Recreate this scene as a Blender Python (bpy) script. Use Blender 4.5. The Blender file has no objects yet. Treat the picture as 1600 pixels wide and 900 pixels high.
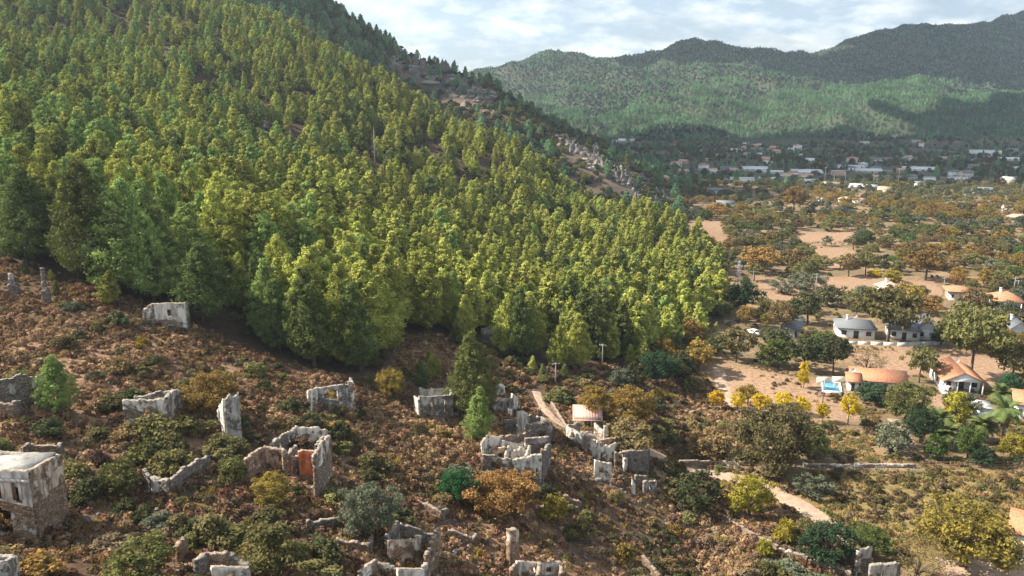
import bpy, math, random
import numpy as np
from mathutils import Vector, Matrix

R = math.radians
rng = np.random.default_rng(11)
random.seed(11)
sc = bpy.context.scene
C = sc.collection

# ------------------------------------------------------------------ camera, light, sky
CAMZ = 60.0
PITCH = R(12.8)
F = 1250.0                      # focal length in pixels of a 1600 wide frame
cam = bpy.data.objects.new('camera', bpy.data.cameras.new('camera'))
C.objects.link(cam)
cam.location = (0, 0, CAMZ)
cam.rotation_euler = (R(90) - PITCH, 0, 0)
cam.data.sensor_width = 36
cam.data.lens = F / 1600 * 36
cam.data.clip_start = 1
cam.data.clip_end = 20000
sc.camera = cam

SUN = Vector((-0.74, 0.10, 0.65)).normalized()      # towards the sun
SUN_EL = math.asin(SUN.z)
SUN_AZ = math.atan2(SUN.x, SUN.y)                    # clockwise from +Y
sl = bpy.data.lights.new('sun', 'SUN')
sl.energy = 5.0
sl.angle = R(0.53)
sl.color = (1.0, 0.93, 0.80)
sun = bpy.data.objects.new('sun', sl)
C.objects.link(sun)
sun.rotation_euler = SUN.to_track_quat('Z', 'Y').to_euler()
sun.location = (-200, 0, 300)

w = bpy.data.worlds.new('World')
sc.world = w
w.use_nodes = True
nt = w.node_tree
nt.nodes.clear()
N = nt.nodes.new
L = nt.links.new
out = N('ShaderNodeOutputWorld')
bg = N('ShaderNodeBackground')
bg.inputs[1].default_value = 0.052
sky = N('ShaderNodeTexSky')
sky.sky_type = 'NISHITA'
sky.sun_disc = False
sky.sun_elevation = SUN_EL
sky.sun_rotation = SUN_AZ
sky.dust_density = 1.6
sky.air_density = 1.0
tc = N('ShaderNodeTexCoord')
sep = N('ShaderNodeSeparateXYZ')
L(tc.outputs['Generated'], sep.inputs[0])
mx = N('ShaderNodeMath'); mx.operation = 'MAXIMUM'; mx.inputs[1].default_value = 0.0
L(sep.outputs[2], mx.inputs[0])
ad = N('ShaderNodeMath'); ad.operation = 'ADD'; ad.inputs[1].default_value = 0.30
L(mx.outputs[0], ad.inputs[0])
dx = N('ShaderNodeMath'); dx.operation = 'DIVIDE'; L(sep.outputs[0], dx.inputs[0]); L(ad.outputs[0], dx.inputs[1])
dy = N('ShaderNodeMath'); dy.operation = 'DIVIDE'; L(sep.outputs[1], dy.inputs[0]); L(ad.outputs[0], dy.inputs[1])
cb = N('ShaderNodeCombineXYZ'); L(dx.outputs[0], cb.inputs[0]); L(dy.outputs[0], cb.inputs[1])
n1 = N('ShaderNodeTexNoise'); n1.inputs['Scale'].default_value = 1.9; n1.inputs['Detail'].default_value = 8
n1.inputs['Roughness'].default_value = 0.62
L(cb.outputs[0], n1.inputs['Vector'])
ramp = N('ShaderNodeMapRange'); ramp.inputs[1].default_value = 0.40; ramp.inputs[2].default_value = 0.60
ramp.inputs[3].default_value = 0.50; ramp.inputs[4].default_value = 0.96
L(n1.outputs[0], ramp.inputs[0])
n2 = N('ShaderNodeTexNoise'); n2.inputs['Scale'].default_value = 4.2; n2.inputs['Detail'].default_value = 9; n2.inputs['Roughness'].default_value = .62
L(cb.outputs[0], n2.inputs['Vector'])
cl = N('ShaderNodeMix'); cl.data_type = 'RGBA'
cl.inputs[6].default_value = (4.5, 5.7, 6.9, 1)
cl.inputs[7].default_value = (10.6, 10.7, 10.8, 1)
mr2 = N('ShaderNodeMapRange'); mr2.inputs[1].default_value = 0.44; mr2.inputs[2].default_value = 0.66
L(n2.outputs[0], mr2.inputs[0])
L(mr2.outputs[0], cl.inputs[0])
mxs = N('ShaderNodeMix'); mxs.data_type = 'RGBA'
L(ramp.outputs[0], mxs.inputs[0]); L(sky.outputs[0], mxs.inputs[6]); L(cl.outputs[2], mxs.inputs[7])
L(mxs.outputs[2], bg.inputs[0])
L(bg.outputs[0], out.inputs[0])

sc.view_settings.view_transform = 'Standard'
sc.view_settings.look = 'None'
sc.view_settings.gamma = 1.0
sc.view_settings.exposure = 1.5
sc.render.engine = 'CYCLES'
sc.cycles.max_bounces = 5
sc.cycles.diffuse_bounces = 2
sc.cycles.glossy_bounces = 2
sc.cycles.transmission_bounces = 3
sc.cycles.volume_bounces = 0
sc.cycles.transparent_max_bounces = 8
sc.cycles.use_denoising = True
sc.cycles.denoising_prefilter = 'NONE'
sc.cycles.use_adaptive_sampling = False

# ------------------------------------------------------------------ numeric helpers
cp, sp = math.cos(PITCH), math.sin(PITCH)


def ray(u, v):
    x = u - 800.0
    y = F * cp + (450.0 - v) * sp
    z = -F * sp + (450.0 - v) * cp
    return x / y, z / y          # per metre of Y


def at(u, v, D):
    a, t = ray(u, v)
    return a * D, D, CAMZ + t * D


def proj(x, y, z):
    z = z - CAMZ
    d = y * cp - z * sp
    up = y * sp + z * cp
    return 800 + F * x / d, 450 - F * up / d, d


def hash2(ix, iy, s):
    h = (ix.astype(np.int64) * 374761393 + iy.astype(np.int64) * 668265263 + s * 974634721) & 0x7fffffff
    h = ((h ^ (h >> 13)) * 1274126177) & 0x7fffffff
    return ((h ^ (h >> 16)) & 0xffff) / 65535.0


def vnoise(x, y, s=0):
    x = np.asarray(x, float); y = np.asarray(y, float)
    ix = np.floor(x); iy = np.floor(y)
    fx = x - ix; fy = y - iy
    fx = fx * fx * (3 - 2 * fx); fy = fy * fy * (3 - 2 * fy)
    a = hash2(ix, iy, s); b = hash2(ix + 1, iy, s)
    c = hash2(ix, iy + 1, s); d = hash2(ix + 1, iy + 1, s)
    return (a * (1 - fx) + b * fx) * (1 - fy) + (c * (1 - fx) + d * fx) * fy - 0.5


def fbm(x, y, s=0, o=3):
    r = 0; k = 1.0
    for i in range(o):
        r = r + k * vnoise(x * 2 ** i, y * 2 ** i, s + i); k *= .5
    return r


def inpoly(u, v, P):
    u = np.asarray(u, float); v = np.asarray(v, float)
    r = np.zeros(u.shape, bool)
    n = len(P)
    for i in range(n):
        x1, y1 = P[i]; x2, y2 = P[(i + 1) % n]
        if y1 == y2: continue
        c = ((y1 > v) != (y2 > v)) & (u < (x2 - x1) * (v - y1) / (y2 - y1) + x1)
        r ^= c
    return r


def sstep(a, b, x):
    t = np.clip((x - a) / (b - a), 0, 1)
    return t * t * (3 - 2 * t)


# ------------------------------------------------------------------ terrain height field
CP = {  # column u: (v, distance) of points on the ground
    -320: [(900, 44), (500, 100), (300, 160), (100, 260), (-60, 380), (-150, 470)],
    0: [(900, 52), (760, 70), (650, 81), (500, 112), (420, 132), (300, 172), (200, 224), (100, 300), (0, 400), (-60, 470)],
    200: [(900, 55), (760, 74), (650, 88), (510, 117), (430, 142), (300, 195), (160, 285), (50, 390), (-20, 470)],
    400: [(900, 58), (700, 88), (600, 108), (525, 129), (400, 168), (250, 262), (120, 370), (32, 450)],
    600: [(900, 68), (750, 90), (600, 125), (560, 138), (450, 180), (300, 280), (200, 360), (128, 430)],
    800: [(900, 78), (750, 100), (620, 138), (540, 168), (400, 262), (300, 335), (238, 390)],
    1000: [(900, 88), (720, 122), (600, 160), (540, 190), (450, 245), (385, 310), (345, 350)],
    1100: [(900, 95), (700, 138), (560, 187), (520, 207), (440, 268), (402, 312)],
}
pts = []
for u, l in CP.items():
    for v, D in l:
        x, y, z = at(u, v, D)
        pts.append((x / y, math.log(y), z))


def add(u, v, D):
    x, y, z = at(u, v, D); pts.append((x / y, math.log(y), z))


def addz(u, D, z):
    pts.append(((u - 800) / 1280.0, math.log(D), z))


# hollow behind the near crest, then the rocky second ridge
for u, v, D in [(420, 5, 680), (510, 12, 660), (600, 62, 640), (700, 112, 610), (760, 134, 590), (830, 176, 560),
                (900, 212, 535), (960, 248, 510), (1000, 287, 480), (1045, 327, 455), (1075, 338, 440),
                (600, 125, 560), (700, 165, 530), (800, 205, 490), (900, 256, 460), (960, 290, 440), (1010, 325, 425),
                (300, -50, 720), (100, -140, 800), (-150, -220, 850)]:
    add(u, v, D)
for u, D, z in [(400, 560, 118), (600, 500, 67), (800, 440, 31), (200, 580, 130), (0, 580, 140), (-200, 580, 150), (950, 395, 7)]:
    addz(u, D, z)
for u in (-300, 0, 300, 600, 800, 900, 1000, 1060):
    addz(u, 1000, 5 if u > 500 else 20)
    addz(u, 1250, 5)
for u in (800, 900, 960, 1010):
    addz(u, 760, 3)
for u in (1200, 1350, 1500, 1650, 1900):
    for D in (100, 150, 210, 300, 450, 650, 850, 1050):
        addz(u, D, 0)
for u in (1060, 1110):
    for D in (480, 650, 850, 1050):
        addz(u, D, 0)
for u in (700, 800, 900, 1000, 1100, 1250, 1400, 1550, 1750):
    add(u, 221, 1270)
for u, v, D in [(700, 160, 1750), (850, 165, 1700), (950, 168, 1600), (1050, 152, 1600), (1130, 152, 1650), (1200, 174, 1600),
                (1290, 148, 1650), (1370, 121, 1750), (1450, 128, 1750), (1550, 138, 1750), (1650, 142, 1750), (1800, 130, 1750),
                (1370, 124, 2250), (1500, 128, 2250), (1620, 130, 2250),
                (500, 140, 2600), (600, 130, 2500), (700, 121, 2500), (760, 115, 2500), (880, 90, 2500), (965, 106, 2500), (1020, 92, 2500), (1080, 77, 2500),
                (1130, 72, 2500), (1190, 79, 2500), (1260, 89, 2600), (1330, 67, 2900), (1400, 48, 3000), (1500, 40, 3000),
                (1600, 24, 3000), (1750, 0, 3000), (1950, -10, 3000)]:
    add(u, v, D)
for u in (-300, 200, 700, 1100, 1500, 1950):
    addz(u, 4200, 70); addz(u, 6800, 20)
for u in (-300, 0, 300):
    addz(u, 2500, 60)
P = np.array(pts)
KA = 2.3
Q = np.c_[P[:, 0] * KA, P[:, 1]]


def phi(d2):
    return 0.5 * d2 * np.log(d2 + 1e-12)


n = len(Q)
A = np.zeros((n + 3, n + 3))
A[:n, :n] = phi(((Q[:, None] - Q[None]) ** 2).sum(-1)) + np.eye(n) * 2e-4
A[:n, n] = 1; A[:n, n + 1:] = Q
A[n, :n] = 1; A[n + 1:, :n] = Q.T
sol = np.linalg.solve(A, np.r_[P[:, 2], 0, 0, 0])
NA, NL = 260, 420
ga = np.linspace(-1.15, 1.15, NA)
gl = np.linspace(math.log(35), math.log(7000), NL)
TAB = np.zeros((NL, NA))
for i in range(NL):
    q = np.c_[ga * KA, np.full(NA, gl[i])]
    d2 = ((q[:, None] - Q[None]) ** 2).sum(-1)
    TAB[i] = phi(d2) @ sol[:n] + sol[n] + q @ sol[n + 1:]
TAB = np.maximum(TAB, -1.5)


def H(x, y):
    x = np.asarray(x, float); y = np.asarray(y, float)
    yc = np.maximum(y, 36.0)
    a = np.clip(x / yc, -1.149, 1.149); l = np.clip(np.log(yc), gl[0], gl[-1] - 1e-6)
    fa = (a - ga[0]) / (ga[1] - ga[0]); fl = (l - gl[0]) / (gl[1] - gl[0])
    ia = np.clip(fa.astype(int), 0, NA - 2); il = np.clip(fl.astype(int), 0, NL - 2)
    fa = fa - ia; fl = fl - il
    z = (TAB[il, ia] * (1 - fa) + TAB[il, ia + 1] * fa) * (1 - fl) + (TAB[il + 1, ia] * (1 - fa) + TAB[il + 1, ia + 1] * fa) * fl
    steep = sstep(1.5, 14, z)
    nz = fbm(x / 17, y / 17, 3) * 1.3 + fbm(x / 5, y / 5, 9, 2) * 0.5
    far = sstep(900, 1500, y)
    nz = nz * (0.22 + 0.78 * steep) * (1 - far) + far * (fbm(x / 260, y / 260, 21, 3) * 38 + (np.abs(fbm(x / 95, y / 140, 31, 3)) - .2) * 34)
    ridge = sstep(440, 520, y) * (1 - far) * steep
    nz = nz + ridge * (fbm(x / 30, y / 30, 41) * 6)
    return z + nz


_s = np.exp(np.linspace(math.log(36), math.log(6500), 2600))


def ground(u, v, dmin=36):
    a, t = ray(u, v)
    hz = H(a * _s, _s)
    below = (CAMZ + t * _s < hz) & (_s >= dmin)
    k = int(np.argmax(below))
    if not below.any(): k = len(_s) - 1
    lo, hi = _s[max(k - 1, 0)], _s[k]
    for _ in range(14):
        m = (lo + hi) / 2
        if CAMZ + t * m < float(H(np.array(a * m), np.array(m))): hi = m
        else: lo = m
    return a * hi, hi, float(H(np.array(a * hi), np.array(hi)))


def mpp(p):                       # metres per photo pixel at a point
    return proj(*p)[2] / F


# ------------------------------------------------------------------ mesh / object helpers
def mesh(name, V, T, mats=(), smooth=False, attrs=None, quads=None, mat_idx=None):
    V = np.asarray(V, np.float32).reshape(-1, 3)
    me = bpy.data.meshes.new(name)
    me.vertices.add(len(V)); me.vertices.foreach_set('co', V.ravel())
    T = np.asarray(T, np.int32).reshape(-1, 3) if T is not None and len(T) else np.zeros((0, 3), np.int32)
    Qd = np.asarray(quads, np.int32).reshape(-1, 4) if quads is not None and len(quads) else np.zeros((0, 4), np.int32)
    loops = np.r_[T.ravel(), Qd.ravel()]
    starts = np.r_[np.arange(len(T)) * 3, len(T) * 3 + np.arange(len(Qd)) * 4]
    me.loops.add(len(loops)); me.loops.foreach_set('vertex_index', loops.astype(np.int32))
    me.polygons.add(len(starts)); me.polygons.foreach_set('loop_start', starts.astype(np.int32))
    if mat_idx is not None: me.polygons.foreach_set('material_index', np.asarray(mat_idx, np.int32))
    if smooth: me.polygons.foreach_set('use_smooth', np.ones(len(starts), bool))
    me.update(calc_edges=True)
    me.validate()
    for m in mats: me.materials.append(m)
    for k, (dt, arr) in (attrs or {}).items():
        at_ = me.attributes.new(k, dt, 'POINT')
        at_.data.foreach_set('color' if dt == 'FLOAT_COLOR' else ('vector' if dt == 'FLOAT_VECTOR' else 'value'), np.asarray(arr).ravel())
    return me


def link(name, me, parent=None, loc=(0, 0, 0), rz=0, scale=None):
    o = bpy.data.objects.new(name, me)
    C.objects.link(o)
    o.location = loc
    o.rotation_euler = (0, 0, rz)
    if scale is not None: o.scale = scale
    if parent: o.parent = parent
    return o


def tag(o, label=None, cat=None, group=None, kind=None):
    if label: o['label'] = label
    if cat: o['category'] = cat
    if group: o['group'] = group
    if kind: o['kind'] = kind
    return o


def thing(name, label, cat, loc, rz=0, group=None):
    o = link(name, None, None, loc, rz)
    o.empty_display_size = 0.3
    return tag(o, label, cat, group)


class MB:
    """collects boxes, prisms and tubes; build() links them as one mesh"""
    def __init__(s): s.V = []; s.Q = []; s.T = []

    def quad(s, pts):
        b = len(s.V); s.V += [tuple(p) for p in pts]; s.Q.append((b, b + 1, b + 2, b + 3))

    def hexa(s, p):               # 8 corners: bottom 4 ccw, top 4 ccw
        b = len(s.V); s.V += [tuple(q) for q in p]
        for f in ((0, 3, 2, 1), (4, 5, 6, 7), (0, 1, 5, 4), (1, 2, 6, 5), (2, 3, 7, 6), (3, 0, 4, 7)):
            s.Q.append(tuple(b + i for i in f))

    def box(s, x0, x1, y0, y1, z0, z1):
        s.hexa([(x0, y0, z0), (x1, y0, z0), (x1, y1, z0), (x0, y1, z0), (x0, y0, z1), (x1, y0, z1), (x1, y1, z1), (x0, y1, z1)])
        return s

    def tube(s, pts, rad, k=6):
        pts = [Vector(p) for p in pts]
        rings = []
        for i, p in enumerate(pts):
            d = (pts[min(i + 1, len(pts) - 1)] - pts[max(i - 1, 0)]).normalized()
            a = d.orthogonal().normalized(); b = d.cross(a)
            r = rad[i] if hasattr(rad, '__len__') else rad
            st = len(s.V)
            for j in range(k):
                t = 2 * math.pi * j / k
                s.V.append(tuple(p + a * math.cos(t) * r + b * math.sin(t) * r))
            rings.append(st)
        for i in range(len(pts) - 1):
            for j in range(k):
                s.Q.append((rings[i] + j, rings[i] + (j + 1) % k, rings[i + 1] + (j + 1) % k, rings[i + 1] + j))
        for st, rev in ((rings[0], 1), (rings[-1], 0)):
            c = len(s.V); s.V.append(tuple(pts[0] if rev else pts[-1]))
            for j in range(k):
                a, b = st + j, st + (j + 1) % k
                s.T.append((c, b, a) if rev else (c, a, b))
        return s

    def me(s, name, mat, smooth=False):
        return mesh(name, s.V, s.T, [mat] if mat else [], smooth, quads=s.Q)

    def build(s, name, mat, parent=None, loc=(0, 0, 0), rz=0, smooth=False):
        return link(name, s.me(name, mat, smooth), parent, loc, rz)


# ------------------------------------------------------------------ materials
def new_mat(name):
    m = bpy.data.materials.new(name); m.use_nodes = True
    t = m.node_tree
    for x in list(t.nodes): t.nodes.remove(x)
    return m, t


def nd(t, typ, **kw):
    x = t.nodes.new(typ)
    for k, v in kw.items(): setattr(x, k, v)
    return x


def plain(name, rgb, rough=0.8, var=0.18, scale=1.5, bump=0.15, metal=0.0, bscale=None):
    m, t = new_mat(name)
    o = nd(t, 'ShaderNodeOutputMaterial'); b = nd(t, 'ShaderNodeBsdfPrincipled')
    g = nd(t, 'ShaderNodeNewGeometry')
    nz = nd(t, 'ShaderNodeTexNoise'); nz.inputs['Scale'].default_value = scale; nz.inputs['Detail'].default_value = 5
    t.links.new(g.outputs['Position'], nz.inputs['Vector'])
    mp = nd(t, 'ShaderNodeMapRange'); mp.inputs[1].default_value = .3; mp.inputs[2].default_value = .7
    t.links.new(nz.outputs[0], mp.inputs[0])
    mxn = nd(t, 'ShaderNodeMix', data_type='RGBA')
    mxn.inputs[6].default_value = (*[c * (1 - var) for c in rgb], 1); mxn.inputs[7].default_value = (*[min(1, c * (1 + var)) for c in rgb], 1)
    t.links.new(mp.outputs[0], mxn.inputs[0]); t.links.new(mxn.outputs[2], b.inputs['Base Color'])
    b.inputs['Roughness'].default_value = rough; b.inputs['Metallic'].default_value = metal
    if bump:
        n3 = nd(t, 'ShaderNodeTexNoise'); n3.inputs['Scale'].default_value = bscale or scale * 6
        t.links.new(g.outputs['Position'], n3.inputs['Vector'])
        bp = nd(t, 'ShaderNodeBump'); bp.inputs['Strength'].default_value = bump; bp.inputs['Distance'].default_value = 0.1
        t.links.new(n3.outputs[0], bp.inputs['Height']); t.links.new(bp.outputs[0], b.inputs['Normal'])
    t.links.new(b.outputs[0], o.inputs[0])
    return m


def foliage(name, rgb, var=0.35, hue=0.03, trans=0.28, scale=0.9, rgb2=None, k2=.6):
    m, t = new_mat(name)
    o = nd(t, 'ShaderNodeOutputMaterial')
    oi = nd(t, 'ShaderNodeObjectInfo'); g = nd(t, 'ShaderNodeNewGeometry')
    nz = nd(t, 'ShaderNodeTexNoise'); nz.inputs['Scale'].default_value = scale; nz.inputs['Detail'].default_value = 3
    t.links.new(g.outputs['Position'], nz.inputs['Vector'])
    mp = nd(t, 'ShaderNodeMapRange'); mp.inputs[1].default_value = .3; mp.inputs[2].default_value = .7
    mp.inputs[3].default_value = 1 - var; mp.inputs[4].default_value = 1 + var
    t.links.new(nz.outputs[0], mp.inputs[0])
    hs = nd(t, 'ShaderNodeHueSaturation'); hs.inputs['Color'].default_value = (*rgb, 1)
    if rgb2:
        nb_ = nd(t, 'ShaderNodeTexNoise'); nb_.inputs['Scale'].default_value = scale * .55; nb_.inputs['Detail'].default_value = 4
        t.links.new(g.outputs['Position'], nb_.inputs['Vector'])
        mb_ = nd(t, 'ShaderNodeMapRange'); mb_.inputs[1].default_value = .38; mb_.inputs[2].default_value = .66; mb_.inputs[4].default_value = k2
        t.links.new(nb_.outputs[0], mb_.inputs[0])
        mc_ = nd(t, 'ShaderNodeMix', data_type='RGBA'); mc_.inputs[6].default_value = (*rgb, 1); mc_.inputs[7].default_value = (*rgb2, 1)
        t.links.new(mb_.outputs[0], mc_.inputs[0]); t.links.new(mc_.outputs[2], hs.inputs['Color'])
    mh = nd(t, 'ShaderNodeMapRange'); mh.inputs[3].default_value = .5 - hue; mh.inputs[4].default_value = .5 + hue
    t.links.new(oi.outputs['Random'], mh.inputs[0]); t.links.new(mh.outputs[0], hs.inputs['Hue'])
    # a second random from the first
    fr = nd(t, 'ShaderNodeMath', operation='MULTIPLY'); fr.inputs[1].default_value = 17.31
    t.links.new(oi.outputs['Random'], fr.inputs[0])
    f2 = nd(t, 'ShaderNodeMath', operation='FRACT'); t.links.new(fr.outputs[0], f2.inputs[0])
    mv = nd(t, 'ShaderNodeMapRange'); mv.inputs[3].default_value = 1 - var * .8; mv.inputs[4].default_value = 1 + var * .8
    t.links.new(f2.outputs[0], mv.inputs[0])
    mm = nd(t, 'ShaderNodeMath', operation='MULTIPLY'); t.links.new(mv.outputs[0], mm.inputs[0]); t.links.new(mp.outputs[0], mm.inputs[1])
    t.links.new(mm.outputs[0], hs.inputs['Value'])
    d = nd(t, 'ShaderNodeBsdfDiffuse'); tr = nd(t, 'ShaderNodeBsdfTranslucent'); mxs_ = nd(t, 'ShaderNodeMixShader')
    mxs_.inputs[0].default_value = trans
    t.links.new(hs.outputs[0], d.inputs[0]); t.links.new(hs.outputs[0], tr.inputs[0])
    t.links.new(d.outputs[0], mxs_.inputs[1]); t.links.new(tr.outputs[0], mxs_.inputs[2])
    t.links.new(mxs_.outputs[0], o.inputs[0])
    return m


FOL = {
    'pine': foliage('pine_needles', (0.285, 0.308, 0.066), .36, .010, .16, .5, (0.335, 0.315, 0.075), .65),
    'pine_bright': foliage('pine_needles_bright', (0.225, 0.300, 0.085), .28, .012, .2),
    'pine_dark': foliage('pine_needles_dark', (0.125, 0.150, 0.048), .3, .02),
    'pine_far': foliage('far_pine_needles', (0.165, 0.285, 0.145), .42, .02, .25, .02),
    'maquis_far': foliage('far_maquis', (0.048, 0.066, 0.058), .4, .02, .2, .02),
    'dark': foliage('dark_leaves', (0.062, 0.074, 0.034), .35, .02, rgb2=(.10, .085, .04)),
    'darkgreen': foliage('dark_green_leaves', (0.040, 0.068, 0.034), .3, .02),
    'green': foliage('green_leaves', (0.075, 0.120, 0.034), .3, .02, rgb2=(.12, .12, .04)),
    'emerald': foliage('emerald_leaves', (0.035, 0.115, 0.048), .3, .015),
    'olive': foliage('olive_leaves', (0.165, 0.148, 0.056), .35, .02, rgb2=(.10, .105, .045)),
    'greygreen': foliage('grey_green_leaves', (0.135, 0.145, 0.095), .3, .015, rgb2=(.085, .10, .06)),
    'gold': foliage('gold_olive_leaves', (0.26, 0.180, 0.042), .33, .02, rgb2=(.12, .11, .04)),
    'orange': foliage('orange_leaves', (0.27, 0.158, 0.052), .33, .012, rgb2=(.17, .13, .05)),
    'rust': foliage('rust_brown_leaves', (0.21, 0.145, 0.068), .33, .014, rgb2=(.14, .12, .055)),
    'yellow': foliage('yellow_leaves', (0.58, 0.41, 0.02), .22, .012, rgb2=(.34, .26, .03)),
    'lemon': foliage('yellow_green_leaves', (0.34, 0.29, 0.040), .28, .012, rgb2=(.16, .16, .04)),
    'brown': foliage('dark_brown_leaves', (0.130, 0.104, 0.048), .35, .02, rgb2=(.09, .09, .04)),
    'twig': foliage('bare_twigs', (0.135, 0.092, 0.060), .35, .02, .1),
    'cush': foliage('dry_cushion_brown', (0.165, 0.096, 0.054), .45, .018, .12, 1.4),
    'cush2': foliage('dry_cushion_tan', (0.29, 0.185, 0.105), .4, .015, .12, 1.4),
    'drygrass': foliage('dry_grass', (0.30, 0.20, 0.08), .4, .015, .2, 1.0),
    'weed': foliage('field_weeds', (0.145, 0.108, 0.048), .45, .025, .2, .4),
    'palm': foliage('palm_fronds', (0.11, 0.135, 0.045), .25, .015, .12),
}
BARK = plain('bark', (0.115, 0.085, 0.065), .95, .3, 3)
BARKP = plain('pale_bark', (0.26, 0.23, 0.20), .95, .3, 3)
CONC = plain('pole_concrete', (0.27, 0.255, 0.24), .9, .15, 2)
METAL = plain('galvanised_steel', (0.26, 0.265, 0.27), .55, .12, 2, 0, .6)
WHITE = plain('white_paint', (0.74, 0.735, 0.72), .75, .07, .8, .05)
CREAM = plain('cream_render', (0.62, 0.55, 0.46), .85, .1, .8, .08)
PINKW = plain('pink_render', (0.52, 0.33, 0.25), .85, .1, .8, .08)
TAN = plain('tan_render', (0.48, 0.36, 0.24), .85, .12, .8, .08)
GREYW = plain('grey_render', (0.40, 0.40, 0.40), .85, .12, .8, .08)
WOOD = plain('brown_wood', (0.14, 0.08, 0.045), .8, .25, 4)
GLASS = plain('dark_window_glass', (0.03, 0.04, 0.045), .12, .1, 1, 0)
TERR = plain('weathered_terrace_screed', (0.30, 0.28, 0.255), .95, .45, .9, .3)
LGREY = plain('pale_concrete', (0.52, 0.50, 0.47), .9, .2, .7, .1)


def tile_mat(name, rgb, rgb2, pitch=0.25):
    m, t = new_mat(name)
    o = nd(t, 'ShaderNodeOutputMaterial'); b = nd(t, 'ShaderNodeBsdfPrincipled'); b.inputs['Roughness'].default_value = .8
    tcn = nd(t, 'ShaderNodeTexCoord')
    wv = nd(t, 'ShaderNodeTexWave', wave_type='BANDS', bands_direction='X'); wv.inputs['Scale'].default_value = 1 / pitch * .314
    wv2 = nd(t, 'ShaderNodeTexWave', wave_type='BANDS', bands_direction='Y'); wv2.inputs['Scale'].default_value = 1 / .38 * .314
    t.links.new(tcn.outputs['Object'], wv.inputs[0]); t.links.new(tcn.outputs['Object'], wv2.inputs[0])
    br = nd(t, 'ShaderNodeTexNoise'); br.inputs['Scale'].default_value = 3.2; br.inputs['Detail'].default_value = 6
    t.links.new(tcn.outputs['Object'], br.inputs['Vector'])
    mp = nd(t, 'ShaderNodeMapRange'); mp.inputs[1].default_value = .35; mp.inputs[2].default_value = .68
    t.links.new(br.outputs[0], mp.inputs[0])
    mxn = nd(t, 'ShaderNodeMix', data_type='RGBA'); mxn.inputs[6].default_value = (*rgb, 1); mxn.inputs[7].default_value = (*rgb2, 1)
    t.links.new(mp.outputs[0], mxn.inputs[0]); t.links.new(mxn.outputs[2], b.inputs['Base Color'])
    sm = nd(t, 'ShaderNodeMath', operation='ADD'); t.links.new(wv.outputs[1], sm.inputs[0]); t.links.new(wv2.outputs[1], sm.inputs[1])
    bp = nd(t, 'ShaderNodeBump'); bp.inputs['Strength'].default_value = .6; bp.inputs['Distance'].default_value = .06
    t.links.new(sm.outputs[0], bp.inputs['Height']); t.links.new(bp.outputs[0], b.inputs['Normal'])
    t.links.new(b.outputs[0], o.inputs[0])
    return m


ROOF_O = tile_mat('orange_roof_tiles', (0.36, 0.135, 0.062), (0.47, 0.22, 0.12))
ROOF_G = tile_mat('grey_roof_tiles', (0.115, 0.125, 0.14), (0.17, 0.18, 0.19))
ROOF_P = tile_mat('faded_red_sheet_roof', (0.46, 0.22, 0.17), (0.58, 0.34, 0.28), .5)
ROOF_W = tile_mat('white_sheet_roof', (0.50, 0.51, 0.52), (0.62, 0.62, 0.62), .6)
ROOF_T = tile_mat('tan_roof_tiles', (0.40, 0.26, 0.17), (0.5, 0.35, 0.25))


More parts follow.
